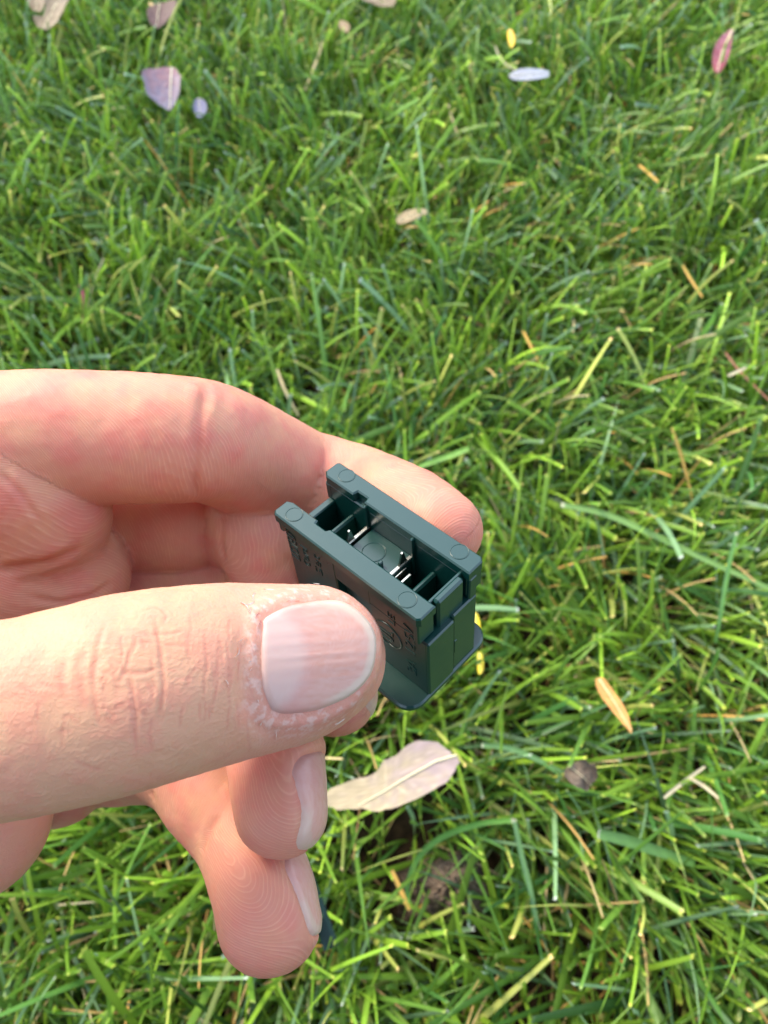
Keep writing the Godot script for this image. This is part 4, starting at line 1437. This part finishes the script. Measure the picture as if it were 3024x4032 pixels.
# text whose lines run up the front wall; TOP is where its end (the top) stands, SIZE its letter height, LENGTH its run, all in mm
func letter(root: Node3D, m: Material, words: String, size: float, top: Vector3, length: float, _up: bool) -> void:
	var t := TextMesh.new()
	var font := SystemFont.new()
	font.font_names = PackedStringArray(["Droid Sans"])
	t.font = font
	t.text = words
	t.font_size = 32
	t.pixel_size = 0.001
	t.depth = 0.012
	t.curve_step = 2.0
	var b := t.get_aabb()
	var s := size * 0.001 / maxf(b.size.y, 1e-6)
	var l := length * 0.001 / maxf(b.size.x, 1e-6)
	var o := part("lettering", t, m, root)
	# letters: right = plug up (z), up = towards the left end (-x), out = front (-y)
	o.transform = Transform3D(Vector3(0, 0, l), Vector3(-s, 0, 0), Vector3(0, -0.02, 0), Vector3.ZERO)
	var mid := b.get_center()
	var want := Vector3(top.x - size * 0.5, top.y, top.z - length * 0.5) * 0.001
	o.position = want - o.basis * Vector3(mid.x, mid.y, 0)


# ---------------------------------------------------------------- leaves and straw in the grass

func leaf(called: String, label: String, category: String, at: Vector3, outline: Array, rib: Array, col: Color, col2: Color, curl: float) -> void:
	var root := thing(called, label, category, at, "fallen leaves on the lawn")
	var mid := Vector2.ZERO
	for p in outline:
		mid += p / outline.size()
	var cnt := outline.size()
	var loop: Array[Vector2] = []
	for i in cnt:
		for j in 3:
			var edge: Vector2 = outline[i].cubic_interpolate(outline[(i + 1) % cnt], outline[(i + cnt - 1) % cnt], outline[(i + 2) % cnt], j / 3.0)
			loop.append(edge + (edge - mid) * rng.randfn(0.0, 0.02))
	var a: Vector2 = rib[0]
	var b: Vector2 = rib[-1]
	var along := (b - a).normalized()
	var length := a.distance_to(b)
	var off := float(at.x * 900.0)
	var tall := func(q: Vector2) -> float:
		var k := (q - a).dot(along) / length
		var side := absf((q - a).dot(along.orthogonal()))
		return curl * (side * side * 0.06 + sin(k * 3.0 + off) * length * 0.05 + noise.get_noise_2d(q.x * 0.22 + off, q.y * 0.22) * 1.6)
	var v := PackedVector3Array()
	var c := PackedColorArray()
	var idx := PackedInt32Array()
	var rings := 9
	for low in 2:
		for r in rings + 1:
			for q in loop:
				var p: Vector2 = mid.lerp(q, float(r) / rings)
				var y: float = tall.call(p)
				v.append(Vector3(p.x, y - low * 0.18, p.y) * 0.001)
				var k := (p - a).dot(along) / length
				var vein := absf(fposmod(k * 9.0 + absf((p - a).dot(along.orthogonal())) * 0.12, 1.0) - 0.5)
				var mix := clampf(0.5 + noise.get_noise_2d(p.x * 0.16 + off, p.y * 0.16) * 0.7 + (0.45 - k) * 1.1, 0.0, 1.0)
				var tone := col.lerp(col2, mix)
				tone = tone * (1.0 + 0.22 * smoothstep(0.14, 0.03, vein) + noise.get_noise_2d(p.x * 0.9, p.y * 0.9 + off) * 0.22)
				c.append(tone.clamp())
	var m := loop.size()
	for low in 2:
		for r in rings:
			for i in m:
				var p := low * (rings + 1) * m + r * m + i
				var q := low * (rings + 1) * m + r * m + (i + 1) % m
				if low == 0:
					idx.append_array([p, q + m, q, p, p + m, q + m])
				else:
					idx.append_array([p, q, q + m, p, q + m, p + m])
	var n := smooth_normals(v, idx)
	if n[m * 3].y < 0.0:
		turn_over(idx)
		n = smooth_normals(v, idx)
	for i in n.size():
		if n[i] == Vector3.ZERO:
			n[i] = Vector3(0, 1.0 if i < n.size() / 2 else -1.0, 0)
	var look := tinted(0.6, 0.4)
	look.backlight_enabled = true
	look.backlight = Color(0.3, 0.3, 0.3)
	part("leaf_blade", array_mesh(v, n, c, idx), look, root)
	var pts: Array[Vector3] = []
	for i in rib.size() - 1:
		for j in 5:
			var q: Vector2 = rib[i].lerp(rib[i + 1], j / 5.0)
			pts.append(Vector3(q.x, tall.call(q) + 0.15, q.y))
	pts.append(Vector3(b.x, tall.call(b) + 0.1, b.y))
	var w := clampf(length * 0.014, 0.16, 0.6)
	part("midrib", tube(pts, w, 0.4), mat(col.lerp(Color(0.80, 0.72, 0.46), 0.6), 0.6, 0.4), root)


# a tapering round stem along points in mm
func tube(pts: Array[Vector3], r: float, taper: float) -> ArrayMesh:
	var v := PackedVector3Array()
	var n := PackedVector3Array()
	var idx := PackedInt32Array()
	for i in pts.size():
		var d := (pts[mini(i + 1, pts.size() - 1)] - pts[maxi(i - 1, 0)]).normalized()
		var u := d.cross(Vector3.UP)
		u = u.normalized() if u.length() > 0.05 else Vector3.RIGHT
		var w := u.cross(d)
		for k in 7:
			var o := u * cos(TAU * k / 7.0) + w * sin(TAU * k / 7.0)
			v.append((pts[i] + o * r * lerpf(1.0, taper, float(i) / (pts.size() - 1))) * 0.001)
			n.append(o)
	for i in pts.size() - 1:
		for k in 7:
			var a := i * 7 + k
			var b := i * 7 + (k + 1) % 7
			idx.append_array([a, b + 7, b, a, a + 7, b + 7])
	var made := smooth_normals(v, idx)
	if made[7].dot(n[7]) < 0.0:
		turn_over(idx)
		made = smooth_normals(v, idx)
	return array_mesh(v, made, PackedColorArray(), idx)


func smooth_path(pts: Array, sub: int) -> Array[Vector3]:
	var out: Array[Vector3] = []
	for i in pts.size() - 1:
		var p0: Vector3 = pts[maxi(i - 1, 0)]
		var p3: Vector3 = pts[mini(i + 2, pts.size() - 1)]
		for j in sub:
			out.append(pts[i].cubic_interpolate(pts[i + 1], p0, p3, float(j) / sub))
	out.append(pts[-1])
	return out


# a flattened dry stalk with a fold along it
func stalk(called: String, label: String, category: String, group: String, at: Vector3, pts: Array, width: float, col: Color) -> void:
	ribbon(called, label, category, group, at, pts, width, col, 0.7, false)


func blade(called: String, label: String, category: String, at: Vector3, pts: Array, width: float, col: Color) -> void:
	ribbon(called, label, category, "single grass blades that stand out of the lawn", at, pts, width, col, 0.42, true)


func ribbon(called: String, label: String, category: String, group: String, at: Vector3, pts: Array, width: float, col: Color, rough: float, green: bool) -> void:
	var path := smooth_path(pts, 6)
	var v := PackedVector3Array()
	var c := PackedColorArray()
	var idx := PackedInt32Array()
	var m := path.size()
	for i in m:
		var t := float(i) / (m - 1)
		var d := (path[mini(i + 1, m - 1)] - path[maxi(i - 1, 0)]).normalized()
		var side := d.cross(Vector3(0.15, 1, 0.3)).normalized()
		var up := side.cross(d).normalized()
		var w := width * 0.5 * (0.55 + 0.45 * sin(PI * clampf(t * 0.8 + 0.15, 0.0, 1.0)))
		for s in [-1.0, -0.35, 0.35, 1.0]:
			v.append((path[i] + side * w * s + up * w * 0.28 * absf(s)) * 0.001)
			var tone := col * (1.0 + noise.get_noise_2d(t * 14.0 + at.x * 300.0, s * 2.0) * 0.3) * (1.15 if absf(s) < 0.5 else 1.0)
			if green and i == 0:
				tone = Color(0.55, 0.52, 0.36)
			c.append(tone.clamp())
	for i in m - 1:
		for j in 3:
			var a := i * 4 + j
			idx.append_array([a, a + 1, a + 5, a, a + 5, a + 4])
	var look := tinted(rough, 0.5)
	look.backlight_enabled = true
	look.backlight = Color(0.35, 0.35, 0.35)
	var o := part(called, array_mesh(v, smooth_normals(v, idx), c, idx), look, self)
	o.position = at
	tag(o, label, category, group)


func build_litter() -> void:
	leaf("fallen_leaf", "large cream and lilac fallen leaf with a pale midrib beside the fingertips", "leaf", Vector3(0.0016, 0.043, -0.0487), [Vector2(22, -7.8), Vector2(22.2, -5.6), Vector2(20.6, -2), Vector2(17.9, 0.8), Vector2(12.3, 3.6), Vector2(6.4, 6.4), Vector2(0.5, 8.5), Vector2(-4.5, 9.1), Vector2(-7.4, 8.5), Vector2(-9.8, 8.3), Vector2(-13.2, 8.7), Vector2(-16.1, 8.6), Vector2(-18.7, 7.9), Vector2(-21.1, 7.4), Vector2(-22.2, 5.7), Vector2(-20.7, 4), Vector2(-16.3, 1.5), Vector2(-10.5, -0.6), Vector2(-6.8, -1.3), Vector2(-3.9, -3.1), Vector2(-1.6, -6), Vector2(2.1, -7.8), Vector2(5.9, -10.8), Vector2(9.7, -12.4), Vector2(14.2, -12.2), Vector2(18.3, -10.8), Vector2(20.9, -8.5)], [Vector2(22, -7.9), Vector2(15.2, -6), Vector2(5.7, -1), Vector2(-1.6, 3.3), Vector2(-9.8, 7.6)], Color(0.394, 0.315, 0.197), Color(0.328, 0.249, 0.243), 0.16)
	leaf("fallen_leaf", "folded violet leaf with a pink tip in the grass, upper left", "leaf", Vector3(-0.124, 0.044, -0.4239), [Vector2(-10.9, -7.2), Vector2(-4.7, -15.4), Vector2(2, -18.6), Vector2(7, -12.6), Vector2(9.2, -4.5), Vector2(8.5, 10), Vector2(5.9, 19.4), Vector2(-0.2, 15.6), Vector2(-6.6, 12.1), Vector2(-10.1, 1.3)], [Vector2(2, -18.6), Vector2(5.6, 18.5)], Color(0.139, 0.119, 0.165), Color(0.194, 0.095, 0.109), 0.50)
	leaf("fallen_leaf", "tiny blue violet leaf half sunk in grass right of the folded violet leaf", "leaf", Vector3(-0.1048, 0.036, -0.4181), [Vector2(-4.2, -4.8), Vector2(-2.1, -9.2), Vector2(1.9, -6.6), Vector2(4.1, 0.9), Vector2(3.1, 7.4), Vector2(0.1, 9.1), Vector2(-3, 3.1)], [Vector2(-1.6, -9.2), Vector2(1.1, 8.3)], Color(0.141, 0.141, 0.217), Color(0.115, 0.107, 0.179), 0.20)
	leaf("fallen_leaf", "narrow whitish blue leaf lying flat on grass near the top edge", "leaf", Vector3(0.0831, 0.044, -0.4366), [Vector2(-12, 1), Vector2(-7.9, -4), Vector2(-1.6, -5.9), Vector2(6.3, -5), Vector2(11.5, -3.1), Vector2(10.7, 1.9), Vector2(5.4, 4.6), Vector2(-2.7, 6), Vector2(-9.7, 4.6)], [Vector2(-12, 1), Vector2(11.2, -0.8)], Color(0.238, 0.254, 0.302), Color(0.270, 0.270, 0.302), 0.20)
	leaf("fallen_leaf", "crimson pointed leaf standing in the grass near the top right corner", "leaf", Vector3(0.1995, 0.044, -0.462), [Vector2(11.2, -22.6), Vector2(8.1, -11.1), Vector2(4.2, 1.1), Vector2(-2.2, 15.3), Vector2(-7.9, 24.5), Vector2(-10.1, 20.9), Vector2(-8.2, 9.7), Vector2(-4, -3.7), Vector2(2.2, -14.5), Vector2(6.7, -19.5)], [Vector2(10.5, -21.6), Vector2(-0.9, 2.1), Vector2(-8.8, 23.6)], Color(0.216, 0.036, 0.054), Color(0.252, 0.096, 0.114), 0.40)
	leaf("fallen_leaf", "brown crinkled leaf at the top left corner, the left one of two", "leaf", Vector3(-0.2161, 0.043, -0.5144), [Vector2(-8.3, -9), Vector2(2.8, -9), Vector2(5.3, -0.3), Vector2(4.7, 7.2), Vector2(-0.2, 8.2), Vector2(-4.3, 2.9)], [Vector2(-3, -9), Vector2(1.2, 7.2)], Color(0.151, 0.105, 0.055), Color(0.118, 0.080, 0.042), 0.60)
	leaf("fallen_leaf", "wide tan crinkled leaf at the top left corner, the right one of two", "leaf", Vector3(-0.2024, 0.043, -0.5008), [Vector2(-8.6, -21.5), Vector2(4.7, -20.4), Vector2(10.6, -12.8), Vector2(12.4, 0.5), Vector2(10.2, 9.3), Vector2(3.4, 14.4), Vector2(-1.7, 16.4), Vector2(-8.3, 12.4), Vector2(-10.2, 6.2), Vector2(-6.1, 3.1), Vector2(-6.4, -7.5)], [Vector2(0.1, -21.5), Vector2(-3.6, 14.4)], Color(0.182, 0.134, 0.078), Color(0.143, 0.104, 0.061), 0.70)
	leaf("fallen_leaf", "pale brown leaf cut by the top edge of the picture near its middle", "leaf", Vector3(-0.0033, 0.043, -0.5194), [Vector2(-14.2, -10.7), Vector2(9.3, -10.7), Vector2(11, 2.5), Vector2(5.8, 9.5), Vector2(-2.3, 6.8), Vector2(-9.6, 2.5)], [Vector2(-12.7, -9.6), Vector2(7.8, 6.8)], Color(0.182, 0.136, 0.078), Color(0.155, 0.109, 0.069), 0.50)
	leaf("fallen_leaf", "dark maroon leaf sunk between grass blades at the top left", "leaf", Vector3(-0.1402, 0.037, -0.5132), [Vector2(-8.9, -7), Vector2(-3.3, -15.2), Vector2(6.7, -13.6), Vector2(9.9, -2.6), Vector2(6.6, 7), Vector2(1, 14.3), Vector2(-4.1, 13.3), Vector2(-7.8, 3.8)], [Vector2(-3.3, -15.2), Vector2(-0.6, 13.3)], Color(0.065, 0.025, 0.025), Color(0.090, 0.045, 0.035), 0.40)
	leaf("fallen_leaf", "small tan leaf scrap in the grass under the top edge", "leaf", Vector3(-0.0245, 0.041, -0.4929), [Vector2(-2.5, -6.1), Vector2(1.2, -5.1), Vector2(3.7, 0.6), Vector2(2.1, 6.8), Vector2(-1.3, 4.7), Vector2(-3.2, -0.9)], [Vector2(-1.6, -5.6), Vector2(1.5, 6.2)], Color(0.241, 0.163, 0.084), Color(0.200, 0.131, 0.068), 0.30)
	leaf("fallen_leaf", "small bright yellow leaf standing above the narrow whitish leaf", "leaf", Vector3(0.0755, 0.045, -0.4725), [Vector2(-1.3, -8.1), Vector2(1.1, -9.6), Vector2(2.2, -3.6), Vector2(1.8, 4.7), Vector2(-0.3, 10.1), Vector2(-1.6, 6.7), Vector2(-1.9, -0.2)], [Vector2(0.5, -9.1), Vector2(-0.2, 9.6)], Color(0.70, 0.46, 0.03), Color(0.62, 0.36, 0.03), 0.20)
	leaf("fallen_leaf", "slim orange leaf pointing down in the grass right of the plug", "leaf", Vector3(0.0761, 0.046, -0.074), [Vector2(-4.4, -6.7), Vector2(-3.1, -7.9), Vector2(-1.4, -7.4), Vector2(0.7, -3.8), Vector2(3.1, 0.9), Vector2(4.7, 5.5), Vector2(5, 11), Vector2(3.1, 8.9), Vector2(-0, 4.3), Vector2(-3.2, -0.7), Vector2(-4.4, -4)], [Vector2(-3.2, -7.4), Vector2(0.9, 1.2), Vector2(4.8, 10.4)], Color(0.560, 0.290, 0.090), Color(0.500, 0.240, 0.070), 0.30)
	leaf("fallen_leaf", "dark brown withered leaf in the grass right of the cream leaf", "leaf", Vector3(0.064, 0.041, -0.051), [Vector2(-4.7, -1.9), Vector2(-1.8, -3.7), Vector2(1, -4.6), Vector2(3, -3.1), Vector2(4.7, -2.7), Vector2(5.1, 1), Vector2(2.8, 3), Vector2(1.3, 5), Vector2(-1.9, 4.1), Vector2(-4.1, 2.4), Vector2(-5.5, 0.4)], [Vector2(-3.7, -2.7), Vector2(3.3, 3.6)], Color(0.055, 0.041, 0.030), Color(0.143, 0.105, 0.072), 0.90)
	leaf("fallen_leaf", "bright yellow leaf scrap just right of the plug", "leaf", Vector3(0.0332, 0.04, -0.1037), [Vector2(-0.9, -4), Vector2(0.5, -3.8), Vector2(1.4, -0.4), Vector2(1, 3.3), Vector2(-0.7, 4.4), Vector2(-1.4, 0.5)], [Vector2(-0.2, -3.8), Vector2(-0.2, 4)], Color(0.70, 0.52, 0.02), Color(0.60, 0.46, 0.03), 0.20)
	leaf("fallen_leaf", "narrow yellow leaf scrap below and right of the plug", "leaf", Vector3(0.0337, 0.04, -0.0889), [Vector2(-0.7, -3.5), Vector2(0.6, -3.8), Vector2(1.2, -0.1), Vector2(0.7, 2.9), Vector2(-0.7, 3.9), Vector2(-1, 0.6)], [Vector2(-0.1, -3.7), Vector2(-0, 3.7)], Color(0.68, 0.52, 0.03), Color(0.58, 0.46, 0.04), 0.20)
	leaf("fallen_leaf", "pale tan leaf scrap in the grass near the middle, above the hand", "leaf", Vector3(0.0135, 0.042, -0.3191), [Vector2(-7.4, 2.4), Vector2(-4.6, -1.7), Vector2(0.5, -4.2), Vector2(6.3, -5.2), Vector2(8.3, -2.4), Vector2(3.9, 1), Vector2(-0.8, 4.4), Vector2(-6.1, 5.8)], [Vector2(-6.5, 3.7), Vector2(7.9, -3.1)], Color(0.312, 0.240, 0.132), Color(0.276, 0.204, 0.108), 0.40)
	stalk("straw_stalk", "tall yellow straw stalk standing in the grass at the right edge", "straw", "dry straw stalks in the lawn", Vector3(0.1232, 0.035, -0.1759), [Vector3(-6.2, 11, -10.4), Vector3(-1.8, 3.7, -4.9), Vector3(2.2, -3.7, 2.8), Vector3(5.7, -11, 12.5)], 1.50, Color(0.56, 0.33, 0.07))
	stalk("straw_stalk", "tan straw stalk leaning in the grass above the picture middle", "straw", "dry straw stalks in the lawn", Vector3(-0.0416, 0.036, -0.4602), [Vector3(5.1, 8, -11.3), Vector3(2.5, 2.7, -5.3), Vector3(-1.9, -2.7, 4.6), Vector3(-5.6, -8, 12.1)], 1.30, Color(0.52, 0.40, 0.20))
	stalk("straw_stalk", "tan straw stalk standing just above the knuckle of the index finger", "straw", "dry straw stalks in the lawn", Vector3(-0.0421, 0.034, -0.213), [Vector3(-4.7, 6, -9.1), Vector3(-1.5, 2, -1.5), Vector3(1.7, -2, 3.5), Vector3(4.5, -6, 7)], 1.40, Color(0.52, 0.40, 0.20))
	stalk("straw_stalk", "orange straw stalk in the grass high at the right edge", "straw", "dry straw stalks in the lawn", Vector3(0.1497, 0.032, -0.285), [Vector3(-3.5, 2, -8), Vector3(-0.5, 0, -1.2), Vector3(4, -2, 9.2)], 1.50, Color(0.56, 0.33, 0.07))
	stalk("red_stalk", "dull red stalk lying at the right edge above the hand height", "stalk", "", Vector3(0.1612, 0.033, -0.2248), [Vector3(-6.5, 1, -12.2), Vector3(-1.5, 0, -1.4), Vector3(8, -1, 13.7)], 1.30, Color(0.26, 0.10, 0.06))
	stalk("straw_stalk", "short cream straw lying across the dull red stalk", "straw", "dry straw stalks in the lawn", Vector3(0.1561, 0.0365, -0.2238), [Vector3(-4.9, 0.5, 2.8), Vector3(4.9, -0.5, -2.8)], 1.40, Color(0.50, 0.42, 0.26))
	stalk("straw_stalk", "cream straw lying at lower right, rising to the right", "straw", "dry straw stalks in the lawn", Vector3(0.0989, 0.036, -0.0497), [Vector3(-7.9, 1, 5.1), Vector3(-0.4, 0, 0.1), Vector3(8.3, -1, -5.2)], 1.30, Color(0.50, 0.42, 0.26))
	stalk("straw_stalk", "cream straw crossing under the rising straw at lower right", "straw", "dry straw stalks in the lawn", Vector3(0.1062, 0.033, -0.0486), [Vector3(-4.3, 0, -3.2), Vector3(0.1, 0, -0.3), Vector3(4.2, 0, 3.5)], 1.20, Color(0.50, 0.42, 0.26))
	stalk("straw_stalk", "orange straw lying across the bare soil", "straw", "dry straw stalks in the lawn", Vector3(0.0174, 0.021, -0.0182), [Vector3(-7.1, -1, 5.6), Vector3(0.1, 0, -0.5), Vector3(7, 1, -5.1)], 1.30, Color(0.56, 0.33, 0.07))
	stalk("straw_stalk", "orange straw stalk left of the bare soil", "straw", "dry straw stalks in the lawn", Vector3(0.0054, 0.028, -0.0178), [Vector3(-2.9, 2, -5.9), Vector3(0.3, 0, 0.6), Vector3(2.6, -2, 5.2)], 1.50, Color(0.56, 0.33, 0.07))
	stalk("straw_stalk", "curved cream stalk ending at the narrow whitish leaf", "straw", "dry straw stalks in the lawn", Vector3(0.0716, 0.0365, -0.466), [Vector3(-4.8, 3.5, -6.9), Vector3(-3.2, 1.2, -2.3), Vector3(1.2, -1.2, 3.3), Vector3(6.8, -3.5, 6)], 1.20, Color(0.50, 0.42, 0.26))
	stalk("straw_stalk", "orange straw stalk in the grass right of the picture middle", "straw", "dry straw stalks in the lawn", Vector3(0.068, 0.0315, -0.2417), [Vector3(-4.1, 2.5, -9.3), Vector3(-0.2, 0, -0.3), Vector3(4.3, -2.5, 9.7)], 1.40, Color(0.56, 0.33, 0.07))
	stalk("straw_stalk", "tan straw stalk in the grass below the narrow whitish leaf", "straw", "dry straw stalks in the lawn", Vector3(0.0395, 0.033, -0.4093), [Vector3(-3.1, 5, -8.6), Vector3(-0.5, 0, -0.9), Vector3(3.6, -5, 9.5)], 1.30, Color(0.52, 0.40, 0.20))
	stalk("straw_stalk", "short orange straw over the dark maroon leaf", "straw", "dry straw stalks in the lawn", Vector3(-0.1459, 0.0355, -0.5237), [Vector3(-4.9, 0.5, -6.1), Vector3(4.9, -0.5, 6.1)], 2.20, Color(0.55, 0.36, 0.16))
	stalk("straw_stalk", "orange straw in the grass between crimson leaf and right edge straw", "straw", "dry straw stalks in the lawn", Vector3(0.1421, 0.0335, -0.3627), [Vector3(-4.5, 0.5, -6.8), Vector3(0, 0, -0.5), Vector3(4.5, -0.5, 7.2)], 2.00, Color(0.56, 0.33, 0.07))
	stalk("red_stalk", "dark red thin stalk half hidden in grass at the left", "stalk", "", Vector3(-0.1452, 0.0295, -0.272), [Vector3(-1.9, 3.5, -8.7), Vector3(0.1, 1.2, -3.7), Vector3(1.2, -1.2, 2.5), Vector3(0.7, -3.5, 9.9)], 1.70, Color(0.20, 0.03, 0.05))
	blade("grass_blade", "long broad grey green grass blade slanting down to the right edge", "grass blade", Vector3(0.1066, 0.037, -0.1389), [Vector3(-36.5, 1, -15.7), Vector3(-19.1, 0.5, -11.4), Vector3(-0.6, 0, -1.7), Vector3(17.2, -0.5, 8.4), Vector3(39.1, -1, 20.3)], 2.65, Color(0.12, 0.22, 0.05))
	blade("grass_blade", "broad pale green grass blade with a cut end at lower right", "grass blade", Vector3(0.0836, 0.032, -0.0303), [Vector3(-16.5, 8, -3.1), Vector3(-6.6, 2.7, -1.8), Vector3(5, -2.7, 0.8), Vector3(18.2, -8, 4.1)], 3.59, Color(0.10, 0.22, 0.04))
	blade("grass_blade", "long bent grass blade arching round the bare soil", "grass blade", Vector3(0.0204, 0.025, -0.0288), [Vector3(22.3, 5, -9.9), Vector3(11.9, 3, -9.3), Vector3(-0.4, 1, -5.7), Vector3(-8.9, -1, 0.4), Vector3(-12.8, -3, 9.2), Vector3(-12.1, -5, 15.2)], 2.03, Color(0.10, 0.24, 0.04))
	blade("grass_blade", "bright green upright grass blade near the right edge", "grass blade", Vector3(0.1479, 0.035, -0.2485), [Vector3(6.3, 9, -9.2), Vector3(2, 3, -3.7), Vector3(-2.4, -3, 2.1), Vector3(-5.9, -9, 10.8)], 2.34, Color(0.13, 0.29, 0.03))
	blade("grass_blade", "thin long grass blade leaning over the pale broad one at right", "grass blade", Vector3(0.1269, 0.037, -0.1177), [Vector3(4.3, 11, -19.1), Vector3(0.7, 3.7, -5.4), Vector3(-2.1, -3.7, 8.2), Vector3(-2.9, -11, 16.3)], 1.87, Color(0.11, 0.25, 0.05))
	blade("grass_blade", "grass blade running level from the cream leaf to the right", "grass blade", Vector3(0.0466, 0.035, -0.0582), [Vector3(-14, 3, -2.9), Vector3(-4.4, 1, -2.4), Vector3(4.9, -1, 0.8), Vector3(13.5, -3, 4.6)], 1.87, Color(0.11, 0.22, 0.07))
	blade("grass_blade", "long grass blade running down the lower right of the lawn", "grass blade", Vector3(0.0443, 0.035, -0.0233), [Vector3(-3.1, 5, -14.2), Vector3(-1.2, 1.7, -5.1), Vector3(1.3, -1.7, 5.2), Vector3(3.1, -5, 14)], 1.72, Color(0.10, 0.20, 0.07))
	blade("grass_blade", "light green grass blade beside the top of the index finger", "grass blade", Vector3(0.0255, 0.037, -0.1781), [Vector3(10.7, 3, -2.9), Vector3(1.3, 0, -0.4), Vector3(-12, -3, 3.3)], 2.34, Color(0.15, 0.30, 0.05))
	# bare soil showing between the blades
	var v := PackedVector3Array()
	var c := PackedColorArray()
	var idx := PackedInt32Array()
	var rim := 96
	for r in 31:
		for i in rim:
			var f := r / 30.0
			var a := TAU * i / rim
			var rad := 19.0 * f * (1.0 + 0.18 * noise.get_noise_2d(cos(a) * 1.3, sin(a) * 1.3))
			var x := cos(a) * rad
			var z := sin(a) * rad * 0.85
			var y := 23.0 * (1.0 - f * f) + noise.get_noise_2d(x * 0.12, z * 0.12) * 3.5 + noise.get_noise_2d(x * 0.4, z * 0.4) * 2.6 - 5.0 * f * f * f
			v.append(Vector3(x, y, z) * 0.001)
			c.append((Color(0.11, 0.08, 0.058) * (1.0 + 0.8 * noise.get_noise_2d(x * 0.7 + 50.0, z * 0.7))).clamp())
	for r in 30:
		for i in rim:
			var p := r * rim + i
			var q := r * rim + (i + 1) % rim
			idx.append_array([p, q + rim, q, p, p + rim, q + rim])
	var n := smooth_normals(v, idx)
	if n[rim * 4].y < 0.0:
		turn_over(idx)
		n = smooth_normals(v, idx)
	for i in rim:
		n[i] = Vector3.UP
	var o := part("soil_mound", array_mesh(v, n, c, idx), tinted(0.95, 0.3), self)
	o.position = Vector3(0.0216, 0.006, -0.0193) + Vector3(0, -0.002, 0)
	tag(o, "dark brown bare mound of soil in a gap of the grass, lower middle", "soil")
	# second piece of the plug, lying in the grass
	var a := Vector3(-0.027, 0.034, -0.0274)
	var b := Vector3(-0.0158, 0.034, -0.002)
	var cover := thing("plug_cover", "dark green plastic strip lying in the grass behind the little fingertip", "plastic cover", (a + b) * 0.5)
	var x := (b - a).normalized()
	var y := Vector3.UP.cross(x).normalized()
	cover.basis = Basis(x, y, x.cross(y))
	var green := mat(Color(0.002, 0.018, 0.018), 0.3, 0.45)
	var st := begin()
	var half := a.distance_to(b) * 500.0
	box(st, Vector3(-half, -2.4, -1.5), Vector3(half, 2.4, 0.0), 0.3)
	part("cover_plate", st.commit(), green, cover)
	st = begin()
	box(st, Vector3(-half * 0.9, -2.3, -6.0), Vector3(half * 0.9, -1.4, -1.4), 0.25)
	part("cover_lip", st.commit(), green, cover)
